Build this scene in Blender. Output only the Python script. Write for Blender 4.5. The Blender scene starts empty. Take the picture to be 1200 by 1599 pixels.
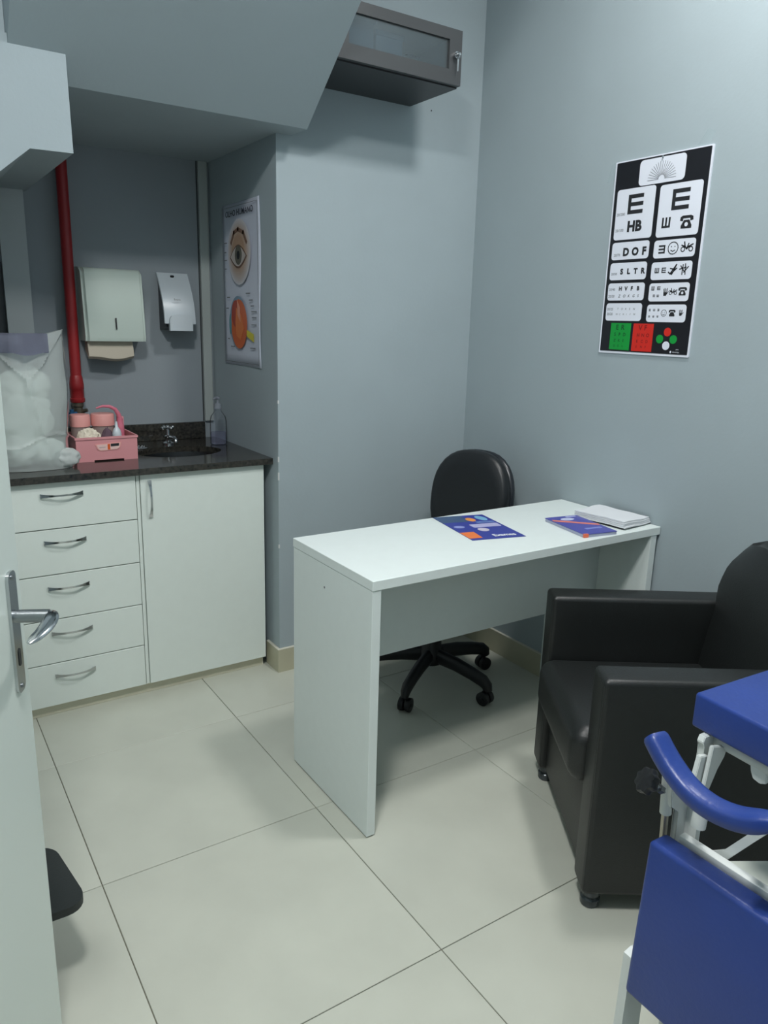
import bpy, bmesh, math, random
from mathutils import Vector, Matrix, noise
random.seed(7)
scene = bpy.context.scene
PI = math.pi

# ------------------------------------------------------------------ camera
F, YAW, PITCH, ROLL = 1176.07, 0.5857, -0.2465, 0.0278
fw = Vector((math.sin(YAW)*math.cos(PITCH), math.cos(YAW)*math.cos(PITCH), math.sin(PITCH)))
rt = Vector((math.cos(YAW), -math.sin(YAW), 0)); up = rt.cross(fw)
r2 = rt*math.cos(ROLL) + up*math.sin(ROLL); u2 = -rt*math.sin(ROLL) + up*math.cos(ROLL)
cd = bpy.data.cameras.new('camera'); cam = bpy.data.objects.new('camera', cd)
scene.collection.objects.link(cam); scene.camera = cam
M = Matrix((r2, u2, -fw)).transposed().to_4x4(); M.translation = (-2.1096, -2.5607, 1.383)
cam.matrix_world = M
cd.sensor_fit = 'VERTICAL'; cd.sensor_height = 24; cd.lens = F/1599*24
cd.clip_start = 0.02

# ------------------------------------------------------------------ world, lamps, exposure
CEIL = 3.05
world = bpy.data.worlds.new('world'); scene.world = world; world.use_nodes = True
bg = world.node_tree.nodes['Background']; bg.inputs[0].default_value = (0.9, 0.95, 1.0, 1); bg.inputs[1].default_value = 0.15
def area(name, loc, size, power, col=(1.0, 0.99, 0.975)):
    l = bpy.data.lights.new(name, 'AREA'); l.shape = 'SQUARE'; l.size = size; l.energy = power; l.color = col
    o = bpy.data.objects.new(name, l); scene.collection.objects.link(o); o.location = loc
    return o
LAMPS = [((-0.5, -1.43), 24, 0.24), ((-2.05, -2.05), 50, 0.30)]
for (lx, ly), pw, sz in LAMPS:
    area('lamp_light', (lx, ly, CEIL-0.035), sz, pw)
scene.view_settings.view_transform = 'Standard'; scene.view_settings.look = 'None'
scene.view_settings.gamma = 1; scene.view_settings.use_curve_mapping = False
scene.view_settings.exposure = -0.06

# ------------------------------------------------------------------ materials
def lin(c):
    c = c/255
    return c/12.92 if c <= 0.04045 else ((c+0.055)/1.055)**2.4
def rgb(r, g, b): return (lin(r), lin(g), lin(b), 1)
MATS = {}
def mat(name, col, rough=0.5, metal=0.0, var=0.0, scale=6.0, bump=0.0, bscale=150.0, spec=0.5, trans=0.0, coat=0.0, col2=None, alpha=1.0):
    if name in MATS: return MATS[name]
    m = bpy.data.materials.new(name); m.use_nodes = True; nt = m.node_tree; b = nt.nodes['Principled BSDF']
    c = rgb(*col); b.inputs['Base Color'].default_value = c
    b.inputs['Roughness'].default_value = rough; b.inputs['Metallic'].default_value = metal
    b.inputs['Specular IOR Level'].default_value = spec; b.inputs['Transmission Weight'].default_value = trans
    b.inputs['Coat Weight'].default_value = coat; b.inputs['Alpha'].default_value = alpha
    tc = nt.nodes.new('ShaderNodeTexCoord')
    if var or col2:
        n = nt.nodes.new('ShaderNodeTexNoise'); n.inputs['Scale'].default_value = scale; n.inputs['Detail'].default_value = 6
        nt.links.new(tc.outputs['Object'], n.inputs['Vector'])
        r = nt.nodes.new('ShaderNodeValToRGB'); r.color_ramp.elements[0].position = 0.3; r.color_ramp.elements[1].position = 0.7
        c2 = rgb(*col2) if col2 else tuple(x*(1-var) for x in c[:3])+(1,)
        r.color_ramp.elements[0].color = c2; r.color_ramp.elements[1].color = c
        nt.links.new(n.outputs['Fac'], r.inputs['Fac']); nt.links.new(r.outputs['Color'], b.inputs['Base Color'])
    if bump:
        n = nt.nodes.new('ShaderNodeTexNoise'); n.inputs['Scale'].default_value = bscale; n.inputs['Detail'].default_value = 3
        nt.links.new(tc.outputs['Object'], n.inputs['Vector'])
        bp = nt.nodes.new('ShaderNodeBump'); bp.inputs['Strength'].default_value = bump; bp.inputs['Distance'].default_value = 0.002
        nt.links.new(n.outputs['Fac'], bp.inputs['Height']); nt.links.new(bp.outputs['Normal'], b.inputs['Normal'])
    MATS[name] = m; return m
wallm = mat('wall_paint', (161, 174, 179), 0.75, var=0.06, scale=3, bump=0.15, bscale=90)
ceilm = mat('ceiling_paint', (238, 240, 238), 0.85, var=0.03)
tilem = mat('floor_porcelain', (194, 197, 185), 0.3, var=0.1, scale=4.5, bump=0.03, bscale=25, spec=0.5)
groutm = mat('grout', (112, 110, 96), 0.9)
basem = mat('baseboard_porcelain', (186, 184, 160), 0.35, var=0.08, scale=8)
capm = mat('baseboard_edge', (212, 210, 195), 0.5)
lamw = mat('white_laminate', (221, 230, 224), 0.38, var=0.02, scale=30)
deskm = mat('desk_laminate', (222, 231, 229), 0.35, var=0.02, scale=30, bump=0.05, bscale=400)
deske = mat('desk_edge', (205, 213, 210), 0.4)
doorm = mat('door_paint', (220, 230, 224), 0.3, var=0.02, scale=2)
kickm = mat('kick_board', (214, 211, 190), 0.5)  # lightened base colour carries the light bounced up from the floor
gran = mat('dark_granite', (30, 31, 31), 0.12, col2=(66, 64, 58), scale=95, spec=0.6)
chrome = mat('chrome', (200, 203, 205), 0.15, metal=1)
steel = mat('brushed_steel', (150, 155, 158), 0.3, metal=1)
blk = mat('black_leatherette', (29, 32, 32), 0.42, bump=0.25, bscale=260, var=0.15, scale=5)
blk2 = mat('black_upholstery', (27, 30, 33), 0.38, bump=0.2, bscale=300)
blkp = mat('black_plastic', (22, 24, 27), 0.45)
cabm = mat('black_cabinet_laminate', (46, 47, 49), 0.4)
blue = mat('blue_vinyl', (35, 61, 134), 0.36, bump=0.25, bscale=120, var=0.12, scale=9)
whm = mat('white_enamel', (208, 214, 212), 0.35)
redm = mat('red_paint', (150, 34, 38), 0.4, var=0.15)
pink = mat('pink_plastic', (212, 146, 150), 0.4)
pink2 = mat('salmon_plastic', (226, 160, 154), 0.4)
pink3 = mat('rose_plastic', (206, 112, 132), 0.4)
paper = mat('paper', (212, 216, 220), 0.8)
whp = mat('white_plastic', (196, 206, 212), 0.3)
wht = mat('white_metal', (192, 206, 198), 0.35)
dkp = mat('dark_plastic', (50, 55, 60), 0.4)
brass = mat('aged_brass', (120, 112, 98), 0.4, metal=0.8)
bluev = mat('valve_blue', (40, 90, 130), 0.4)
cotton = mat('cotton', (222, 214, 196), 0.95, bump=0.5, bscale=80)
rollm = mat('paper_towel', (190, 182, 166), 0.9, var=0.05)
inkm = mat('ink', (32, 34, 38), 0.6)
grey = mat('grey_ink', (120, 125, 130), 0.6)
m_ = MATS
def flat(name, c, r=0.45): return mat(name, c, r)

def glassy(name, tint, opac, rough=0.1, gloss=0.12, diff=(200, 210, 212)):
    m = bpy.data.materials.new(name); m.use_nodes = True; nt = m.node_tree; nt.nodes.clear()
    out = nt.nodes.new('ShaderNodeOutputMaterial'); tr = nt.nodes.new('ShaderNodeBsdfTransparent'); tr.inputs[0].default_value = rgb(*tint)
    df = nt.nodes.new('ShaderNodeBsdfDiffuse'); df.inputs[0].default_value = rgb(*diff)
    tl = nt.nodes.new('ShaderNodeBsdfTranslucent'); tl.inputs[0].default_value = rgb(*diff)
    gl = nt.nodes.new('ShaderNodeBsdfGlossy'); gl.inputs['Roughness'].default_value = rough
    a = nt.nodes.new('ShaderNodeMixShader'); a.inputs[0].default_value = 0.5
    b = nt.nodes.new('ShaderNodeMixShader'); b.inputs[0].default_value = opac
    c = nt.nodes.new('ShaderNodeMixShader'); fr = nt.nodes.new('ShaderNodeLayerWeight'); fr.inputs[0].default_value = gloss
    nt.links.new(df.outputs[0], a.inputs[1]); nt.links.new(tl.outputs[0], a.inputs[2])
    nt.links.new(tr.outputs[0], b.inputs[1]); nt.links.new(a.outputs[0], b.inputs[2])
    nt.links.new(fr.outputs['Fresnel'], c.inputs[0]); nt.links.new(b.outputs[0], c.inputs[1]); nt.links.new(gl.outputs[0], c.inputs[2])
    nt.links.new(c.outputs[0], out.inputs[0]); MATS[name] = m; return m
glassm = glassy('cabinet_glass', (205, 215, 220), 0.06, 0.06, 0.35)
bagm = glassy('clear_bag', (240, 243, 244), 0.55, 0.28, 0.12, (228, 235, 233))
bag2 = glassy('clear_bag_edge', (215, 217, 228), 0.42, 0.3, 0.15, (170, 172, 190))
botm = glassy('clear_bottle', (252, 253, 255), 0.06, 0.08, 0.08, (225, 230, 240))
liqm = glassy('bottle_liquid', (240, 240, 250), 0.14, 0.05, 0.06, (170, 170, 195))
boxm = glassy('blue_box_plastic', (170, 195, 212), 0.75, 0.2, 0.2, (132, 160, 182))
lampm = bpy.data.materials.new('lamp_diffuser'); lampm.use_nodes = True
_b = lampm.node_tree.nodes['Principled BSDF']; _b.inputs['Emission Color'].default_value = (1.0, 0.99, 0.975, 1); _b.inputs['Emission Strength'].default_value = 6

# ------------------------------------------------------------------ helpers
COL = scene.collection
def add_box(bm, x0, x1, y0, y1, z0, z1, bev=0.0, seg=2, mtx=None):
    r = bmesh.ops.create_cube(bm, size=1.0)
    vs = r['verts']
    bmesh.ops.scale(bm, vec=(abs(x1-x0), abs(y1-y0), abs(z1-z0)), verts=vs)
    bmesh.ops.translate(bm, vec=((x0+x1)/2, (y0+y1)/2, (z0+z1)/2), verts=vs)
    if bev:
        es = list({e for v in vs for e in v.link_edges})
        r = bmesh.ops.bevel(bm, geom=es, offset=bev, segments=seg, affect='EDGES', profile=0.5)
        vs = list({v for f in r['faces'] for v in f.verts} | {v for v in vs if v.is_valid})
    if mtx is not None: bmesh.ops.transform(bm, matrix=mtx, verts=vs)
    return bm
def box(*a, **k): return add_box(bmesh.new(), *a, **k)
def frame_of(d):
    d = d.normalized(); a = Vector((0, 0, 1)) if abs(d.z) < 0.9 else Vector((1, 0, 0))
    x = d.cross(a).normalized(); return x, x.cross(d).normalized()
def add_tube(bm, pts, r, n=12, cap=True, prof=None):
    """sweep a circle (or a 2-D profile) along pts; r number or list"""
    pts = [Vector(p) for p in pts]; rings = []
    x = None
    for i, p in enumerate(pts):
        d = (pts[min(i+1, len(pts)-1)] - pts[max(i-1, 0)]).normalized()
        if x is None: x, y = frame_of(d)
        else:
            x = (x - d*x.dot(d)).normalized(); y = d.cross(x).normalized()*-1 if False else x.cross(d).normalized()
        rr = r[i] if isinstance(r, (list, tuple)) else r
        if prof: ring = [bm.verts.new(p + x*a*rr + y*b*rr) for a, b in prof]
        else: ring = [bm.verts.new(p + (x*math.cos(2*PI*k/n) + y*math.sin(2*PI*k/n))*rr) for k in range(n)]
        rings.append(ring)
    for a, b in zip(rings, rings[1:]):
        for k in range(len(a)):
            bm.faces.new((a[k], a[(k+1) % len(a)], b[(k+1) % len(a)], b[k]))
    if cap: bm.faces.new(rings[0][::-1]); bm.faces.new(rings[-1])
    return bm
def tube(*a, **k): return add_tube(bmesh.new(), *a, **k)
def add_lathe(bm, prof, c=(0, 0, 0), n=28, sx=1, sy=1):
    rings = []
    for r, z in prof:
        rings.append([bm.verts.new((c[0]+r*sx*math.cos(2*PI*k/n), c[1]+r*sy*math.sin(2*PI*k/n), c[2]+z)) for k in range(n)])
    for a, b in zip(rings, rings[1:]):
        for k in range(n): bm.faces.new((a[k], a[(k+1) % n], b[(k+1) % n], b[k]))
    bm.faces.new(rings[0][::-1]); bm.faces.new(rings[-1]); return bm
def lathe(*a, **k): return add_lathe(bmesh.new(), *a, **k)
class Fr:
    """a flat frame: origin, two in-plane axes and a normal"""
    def __init__(s, O, U, V, N=None):
        s.O, s.U, s.V = Vector(O), Vector(U), Vector(V); s.N = Vector(N) if N else s.U.cross(s.V).normalized()
    def p(s, u, v, n=0): return s.O + s.U*u + s.V*v + s.N*n
def add_prism(bm, fr, pts, n0, n1):
    a = [bm.verts.new(fr.p(u, v, n0)) for u, v in pts]; b = [bm.verts.new(fr.p(u, v, n1)) for u, v in pts]
    k = len(pts)
    bm.faces.new(a[::-1]); bm.faces.new(b)
    for i in range(k): bm.faces.new((a[i], a[(i+1) % k], b[(i+1) % k], b[i]))
    return bm
def prism(*a): return add_prism(bmesh.new(), *a)
def rrect(u0, u1, v0, v1, r, n=5):
    o = []
    for cx, cy, a0 in ((u1-r, v1-r, 0), (u0+r, v1-r, 90), (u0+r, v0+r, 180), (u1-r, v0+r, 270)):
        for k in range(n+1):
            a = math.radians(a0+90*k/n); o.append((cx+r*math.cos(a), cy+r*math.sin(a)))
    return o
def ell(cu, cv, a, b=None, n=24, rot=0):
    b = b or a; c, s = math.cos(rot), math.sin(rot)
    return [(cu+a*math.cos(2*PI*k/n)*c-b*math.sin(2*PI*k/n)*s, cv+a*math.cos(2*PI*k/n)*s+b*math.sin(2*PI*k/n)*c) for k in range(n)]
def strokes(bm, fr, lines, w, n0, n1):
    for ln in lines:
        for (a, b), (c, d) in zip(ln, ln[1:]):
            L = math.hypot(c-a, d-b) or 1e-6; ex, ey = (c-a)/L*w/2, (d-b)/L*w/2; nx, ny = -ey, ex
            add_prism(bm, fr, [(a-ex+nx, b-ey+ny), (a-ex-nx, b-ey-ny), (c+ex-nx, d+ey-ny), (c+ex+nx, d+ey+ny)], n0, n1)
    return bm
def add_text(bm, fr, s, u, v, h, n, bold=0.0, sx=1.0, italic=0.0, align='LEFT'):
    cu = bpy.data.curves.new('t', 'FONT'); cu.body = s; cu.size = 1.0; cu.offset = bold; cu.shear = italic; cu.align_x = align
    cu.resolution_u = 3
    o = bpy.data.objects.new('t', cu); COL.objects.link(o)
    dg = bpy.context.evaluated_depsgraph_get(); me = o.evaluated_get(dg).to_mesh()
    k = h/0.70
    vs = [bm.verts.new(fr.p(u+p.co.x*k*sx, v+p.co.y*k, n)) for p in me.vertices]
    for f in me.polygons:
        try: bm.faces.new([vs[i] for i in f.vertices])
        except ValueError: pass
    o.evaluated_get(dg).to_mesh_clear(); bpy.data.objects.remove(o); bpy.data.curves.remove(cu)
    return bm
def obj(name, bm, m, parent=None, smooth=True, label=None, kind=None, mod=None):
    if parent is not None and parent.type == 'EMPTY' and parent.get('_w'):
        bmesh.ops.translate(bm, vec=-Vector(parent.location), verts=bm.verts)
    elif parent is not None and parent.type == 'MESH' and parent.parent is not None and parent.parent.get('_w'):
        bmesh.ops.translate(bm, vec=-Vector(parent.parent.location), verts=bm.verts)
    bmesh.ops.recalc_face_normals(bm, faces=bm.faces)
    me = bpy.data.meshes.new(name); bm.to_mesh(me); bm.free(); me.materials.append(m)
    if smooth:
        me.polygons.foreach_set('use_smooth', [True]*len(me.polygons))
        me.set_sharp_from_angle(angle=math.radians(38))
    o = bpy.data.objects.new(name, me); COL.objects.link(o)
    if parent is not None: o.parent = parent
    if label: o['label'] = label
    if kind: o['kind'] = kind
    return o
def thing(name, label, cat, loc=(0, 0, 0), rotz=0, group=None, worldc=True):
    """an Empty at the thing's base; with worldc its parts are written in world coordinates"""
    o = bpy.data.objects.new(name, None); COL.objects.link(o); o.empty_display_size = 0.05
    o.location = loc; o.rotation_euler = (0, 0, rotz); o['label'] = label; o['category'] = cat
    if group: o['group'] = group
    if worldc: o['_w'] = 1
    return o
def tag(o, label, cat, group=None):
    o['label'] = label; o['category'] = cat
    if group: o['group'] = group
    return o
def struct(name, bm, m, parent=None, smooth=False):
    return obj(name, bm, m, parent, smooth, kind='structure' if parent is None else None)
def blob(c, r, amp=0.2, f=8, sub=3, squash=(1, 1, 1), seed=0):
    bm = bmesh.new(); bmesh.ops.create_icosphere(bm, subdivisions=sub, radius=1)
    for v in bm.verts:
        n = noise.noise(v.co*f*0.3+Vector((seed, seed*2, 0)))*amp
        v.co = Vector((v.co.x*r*squash[0], v.co.y*r*squash[1], v.co.z*r*squash[2]))*(1+n)+Vector(c)
    return bm

# ------------------------------------------------------------------ room shell
XL, YB, YF = -2.35, 0.65, -3.3      # left wall, alcove rear wall, wall behind the camera
XA = -0.897                         # alcove side wall
floor = struct('floor', box(XL-1.2, 0.1, YF-0.1, YB+0.1, -0.08, -0.004), groutm)
T = 0.6038; TX, TY = -1.7938, -0.2541; g = 0.0011
tmesh = {}
for i in range(-2, 4):
    for j in range(-6, 3):
        x0, x1 = max(TX+i*T, XL), min(TX+(i+1)*T, 0.0); y0, y1 = max(TY+j*T, YF), min(TY+(j+1)*T, YB)
        if x1-x0 < 0.02 or y1-y0 < 0.02: continue
        w, d = round(x1-x0, 4), round(y1-y0, 4)
        if (w, d) not in tmesh:
            o = obj('floor_tile', box(-w/2+g, w/2-g, -d/2+g, d/2-g, -0.0085, 0, bev=0.001, seg=1), tilem, floor, smooth=False); tmesh[(w, d)] = o.data
        else:
            o = bpy.data.objects.new('floor_tile', tmesh[(w, d)]); COL.objects.link(o); o.parent = floor
        o.location = ((x0+x1)/2, (y0+y1)/2, random.uniform(-0.0004, 0))
struct('ceiling', box(XL-1.2, 0.1, YF-0.1, YB+0.1, CEIL, CEIL+0.1), ceilm)
struct('wall_right', box(0.0, 0.1, YF-0.1, YB+0.1, -0.08, CEIL), wallm)
struct('wall_back', box(XA, 0.0, 0.0, YB+0.1, -0.08, CEIL), wallm)
struct('wall_alcove', box(XL-0.1, XA, YB, YB+0.1, -0.08, CEIL), mat('wall_paint_shaded', (146, 155, 161), 0.75, var=0.06, scale=3, bump=0.15, bscale=90))  # wall paint copied darker, the alcove's dimness put into its colour
struct('wall_front', box(XL-1.2, 0.1, YF-0.1, YF, -0.08, CEIL), wallm)
DY0, DY1, DH = -2.83, -1.985, 2.1
wl = bmesh.new(); add_box(wl, XL-0.1, XL, DY1, YB, -0.08, CEIL); add_box(wl, XL-0.1, XL, YF, DY0, -0.08, CEIL); add_box(wl, XL-0.1, XL, DY0, DY1, DH, CEIL)
struct('wall_left', wl, wallm)
struct('wall_hallway', box(XL-1.2, XL-1.1, YF, YB, -0.08, CEIL), wallm)
df = bmesh.new(); add_box(df, XL-0.1, XL+0.006, DY1-0.03, DY1, 0, DH); add_box(df, XL-0.1, XL+0.006, DY0, DY0+0.03, 0, DH); add_box(df, XL-0.1, XL+0.006, DY0, DY1, DH-0.03, DH)
struct('trim_1', df, doorm)
# stair flights over the alcove: sloping soffit and flat landing
yz = Fr((-1.745, 0, 0), (0, 1, 0), (0, 0, 1), (1, 0, 0))
struct('ceiling_stair_soffit', prism(yz, [(-0.113, 2.0), (YB, 2.0), (YB, CEIL), (-1.37, CEIL)], 0, 0.909), wallm)
xz = Fr((0, -0.184, 0), (1, 0, 0), (0, 0, 1), (0, 1, 0))
struct('ceiling_stair_beam', prism(xz, [(-1.60, 1.814), (-1.603, 2.059), (-1.745, 2.082), (XL, 2.11), (XL, 1.27), (-1.711, 1.812)], 0, YB+0.184), wallm)
struct('wall_stairwell', box(XL, -1.746, -0.165, -0.06, 2.07, CEIL), wallm)
# strips on the alcove wall
struct('trim_2', box(-0.945, -0.907, YB-0.016, YB, 0.941, 2.0, bev=0.002, seg=1), mat('strip_paint', (166, 174, 172), 0.6))
struct('trim_6', box(-0.951, -0.9455, YB-0.002, YB, 0.941, 2.0), mat('joint_shadow_gap', (70, 76, 78), 0.9))
struct('trim_3', box(-1.702, -1.613, YB-0.035, YB, 0.87, 1.9), mat('pillar_paint', (176, 184, 186), 0.7))
struct('trim_4', box(-2.2, -1.703, YB-0.012, YB, 0.86, 1.56), dkp)
# porcelain baseboards with a pale rounded edge
BH = 0.1
for nm, bb in (('baseboard_right', (-0.012, 0, YF, -0.012)), ('baseboard_back', (XA-0.012, 0, -0.012, 0)), ('baseboard_alcove', (XA-0.012, XA, 0, 0.1))):
    b = struct(nm, box(bb[0], bb[1], bb[2], bb[3], 0, BH-0.004), basem)
    struct('baseboard_edge', box(bb[0], bb[1], bb[2], bb[3], BH-0.004, BH, bev=0.001, seg=1), capm, b)
wb_ = bpy.data.objects['wall_back']
for zc, hc in ((1.08, 0.012), (0.86, 0.02), (0.79, 0.03), (0.52, 0.015)):
    obj('plaster_chip', box(XA-0.0006, XA+0.004, -0.0006, 0.004, zc, zc+hc), mat('bare_plaster', (214, 216, 214), 0.9), wb_, False)
# ceiling lamps
for i, ((lx, ly), pw, sz) in enumerate(LAMPS):
    t = thing('ceiling_light', ['square recessed ceiling lamp above the desk', 'square recessed ceiling lamp near the room door'][i], 'light', (lx, ly, CEIL))
    h = sz/2+0.02; bm = bmesh.new()
    for a in ((lx-h, lx+h, ly-h, ly-h+0.02), (lx-h, lx+h, ly+h-0.02, ly+h), (lx-h, lx-h+0.02, ly-h+0.02, ly+h-0.02), (lx+h-0.02, lx+h, ly-h+0.02, ly+h-0.02)): add_box(bm, *a, CEIL-0.03, CEIL)
    obj('lamp_frame', bm, whm, t); obj('diffuser', box(lx-h+0.02, lx+h-0.02, ly-h+0.02, ly+h-0.02, CEIL-0.02, CEIL-0.005), lampm, t)

# ------------------------------------------------------------------ room door, opened into the room
lock = Vector((-1.961, -1.268)); hinge = Vector((-2.322, -1.99)); dv = (hinge-lock); DW = dv.length; dv.normalize()
door = bpy.data.objects.new('door_1', None); COL.objects.link(door); door['kind'] = 'structure'; door.location = (hinge.x, hinge.y, 0)
door.rotation_euler = (0, 0, math.atan2(-dv.y, -dv.x))     # local +x: hinge -> lock, local -y faces the camera side
obj('door_leaf', box(0.003, DW, 0.0, 0.035, 0.01, 2.07, bev=0.0015, seg=1), doorm, door, smooth=False)
hx = DW-0.045; hz = 0.885
pl = bmesh.new(); frd = Fr((0, 0, 0), (1, 0, 0), (0, 0, 1), (0, -1, 0))
add_prism(pl, frd, rrect(hx-0.016, hx+0.016, hz-0.1, hz+0.105, 0.012), 0.0, 0.005)
plate = obj('lock_plate', pl, chrome, door)
obj('keyhole', prism(frd, rrect(hx-0.005, hx+0.005, hz-0.055, hz-0.025, 0.0045), 0.0052, 0.0058), blkp, plate)
sc = bmesh.new()
for zz in (hz-0.09, hz+0.095): add_prism(sc, frd, ell(hx, zz, 0.004, n=10), 0.005, 0.007)
obj('screws', sc, steel, plate)
hb = tube([(hx, -0.005, hz+0.03), (hx, -0.056, hz+0.03)], 0.0105, 16)
obj('handle_neck', hb, steel, door)
lv = []
prof = [(1.5*math.cos(2*PI*k/14), 0.75*math.sin(2*PI*k/14)) for k in range(14)]
for k in range(13):
    s = k/12; lv.append((hx+0.008-0.088*s, -0.058-0.012*math.sin(s*PI*0.9)+0.012*s, hz+0.034-0.016*s**1.5))
lvb = tube(lv, [(0.0035, 0.0065, 0.0075, 0.008, 0.0082, 0.0082, 0.008, 0.0078, 0.0074, 0.007, 0.0066, 0.0055, 0.003)[k] for k in range(13)], prof=prof)
obj('door_handle', lvb, chrome, door)

# ------------------------------------------------------------------ counter cabinet
YD = 0.065
cab = thing('base_cabinet', 'white laminate base cabinet with five drawers and one door under the granite counter', 'cabinet', (-1.45, 0.35, 0))
bd = bmesh.new()
for a in ((-2.2, -0.925, 0.0835, 0.62, 0.045, 0.06), (-2.2, -2.185, 0.0835, 0.62, 0.06, 0.8445), (-0.94, -0.925, 0.0835, 0.62, 0.06, 0.8445), (-1.414, -1.399, 0.0835, 0.62, 0.06, 0.8445), (-2.185, -0.94, 0.605, 0.62, 0.06, 0.8445)): add_box(bd, *a)
obj('body', bd, lamw, cab, False)
obj('kick_board', box(-2.2, -0.93, 0.092, 0.108, 0.0, 0.0445), kickm, cab, False)
def bow_handle(c, horizontal=True, L=0.135):
    pts = []; n = 14
    for k in range(n+1):
        s = k/n*2-1; off = 0.018*(1-s*s)+0.006
        if horizontal: pts.append((c[0]+s*L/2, c[1]-off, c[2]))
        else: pts.append((c[0], c[1]-off, c[2]+s*L/2))
    bm = bmesh.new()
    pr = []
    for k, p in enumerate(pts):
        s = abs(k/n*2-1); w = 0.003+0.0042*s**3
        if horizontal: q = [(p[0], p[1], p[2]-w), (p[0], p[1]+0.003, p[2]-w), (p[0], p[1]+0.003, p[2]+w), (p[0], p[1], p[2]+w)]
        else: q = [(p[0]-w, p[1], p[2]), (p[0]-w, p[1]+0.003, p[2]), (p[0]+w, p[1]+0.003, p[2]), (p[0]+w, p[1], p[2])]
        pr.append([bm.verts.new(v) for v in q])
    for a, b in zip(pr, pr[1:]):
        for k in range(4): bm.faces.new((a[k], a[(k+1) % 4], b[(k+1) % 4], b[k]))
    bm.faces.new(pr[0][::-1]); bm.faces.new(pr[-1])
    for s in (-1, 1):
        e = 0.46*L*s
        if horizontal: add_box(bm, c[0]+e-0.005, c[0]+e+0.005, c[1]-0.007, c[1]+0.001, c[2]-0.004, c[2]+0.004)
        else: add_box(bm, c[0]-0.004, c[0]+0.004, c[1]-0.007, c[1]+0.001, c[2]+e-0.005, c[2]+e+0.005)
    return bm
zs = [0.843, 0.6835, 0.524, 0.3635, 0.203, 0.0435]
for k in range(5):
    d = obj('drawer', box(-1.905, -1.4145, YD, YD+0.018, zs[k+1]+0.0018, zs[k]-0.0018, bev=0.001, seg=1), lamw, cab, False)
    obj('handle', bow_handle((-1.658, YD, (0.8, 0.64, 0.478, 0.315, 0.157)[k])), chrome, d)
d = obj('door', box(-1.398, -0.928, YD, YD+0.018, 0.045, 0.843, bev=0.001, seg=1), lamw, cab, False)
obj('handle', bow_handle((-1.367, YD, 0.754), False), chrome, d)
obj('stile', box(-1.4115, -1.4005, YD+0.004, YD+0.018, 0.045, 0.843), lamw, cab, False)
d = obj('side_door', box(-2.2, -1.909, YD, YD+0.018, 0.045, 0.843), lamw, cab, False)

# granite worktop with an under-mounted basin cut in it
SC = (-1.165, 0.335); SA, SB = 0.165, 0.125
ct = bmesh.new(); X0, X1, Y0, Y1 = -2.25, XA-0.001, 0.045, YB-0.001; Z0, Z1 = 0.845, 0.868
N = 48
def outer(a):
    c, s = math.cos(a), math.sin(a)
    t = min(((X1 if c > 0 else X0)-SC[0])/c if abs(c) > 1e-9 else 9e9, ((Y1 if s > 0 else Y0)-SC[1])/s if abs(s) > 1e-9 else 9e9)
    return (SC[0]+c*t, SC[1]+s*t)
angs = sorted([2*PI*k/N for k in range(N)]+[math.atan2(y-SC[1], x-SC[0]) % (2*PI) for x in (X0, X1) for y in (Y0, Y1)])
for za, zb in ((Z0, Z1),):
    I = [[ct.verts.new((SC[0]+SA*math.cos(a), SC[1]+SB*math.sin(a), z)) for a in angs] for z in (Z0, Z1)]
    O = [[ct.verts.new(outer(a)+(z,)) for a in angs] for z in (Z0, Z1)]
n = len(angs)
for k in range(n):
    l = (k+1) % n
    ct.faces.new((I[1][k], O[1][k], O[1][l], I[1][l])); ct.faces.new((I[0][l], O[0][l], O[0][k], I[0][k]))
    ct.faces.new((O[0][k], O[0][l], O[1][l], O[1][k])); ct.faces.new((I[0][l], I[0][k], I[1][k], I[1][l]))
wt = obj('worktop', ct, gran, None, False); tag(wt, 'dark speckled granite worktop with round sink hole', 'counter')
o = obj('backsplash', box(-2.25, -0.95, YB-0.021, YB-0.001, Z1+0.0005, 0.94, bev=0.001, seg=1), gran, None, False); tag(o, 'low dark granite upstand along the alcove wall behind the faucet', 'upstand')
sk = bmesh.new(); rings = []
for r, z in ((1.06, 0.8445), (1.0, 0.8445), (0.97, 0.80), (0.9, 0.74), (0.7, 0.715), (0.2, 0.708), (0.16, 0.702)):
    rings.append([sk.verts.new((SC[0]+SA*r*math.cos(2*PI*k/36), SC[1]+SB*r*math.sin(2*PI*k/36), z)) for k in range(36)])
for a, b in zip(rings, rings[1:]):
    for k in range(36): sk.faces.new((a[k], a[(k+1) % 36], b[(k+1) % 36], b[k]))
sk.faces.new(rings[-1])
so = obj('sink_basin', sk, mat('sink_steel', (105, 108, 110), 0.3, metal=1)); tag(so, 'round stainless steel sink basin set in the worktop', 'sink')
so.modifiers.new('solid', 'SOLIDIFY').thickness = 0.001
obj('drain', lathe([(0.022, 0), (0.022, 0.003), (0.014, 0.003)], (SC[0], SC[1], 0.709)), chrome, so)

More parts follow.
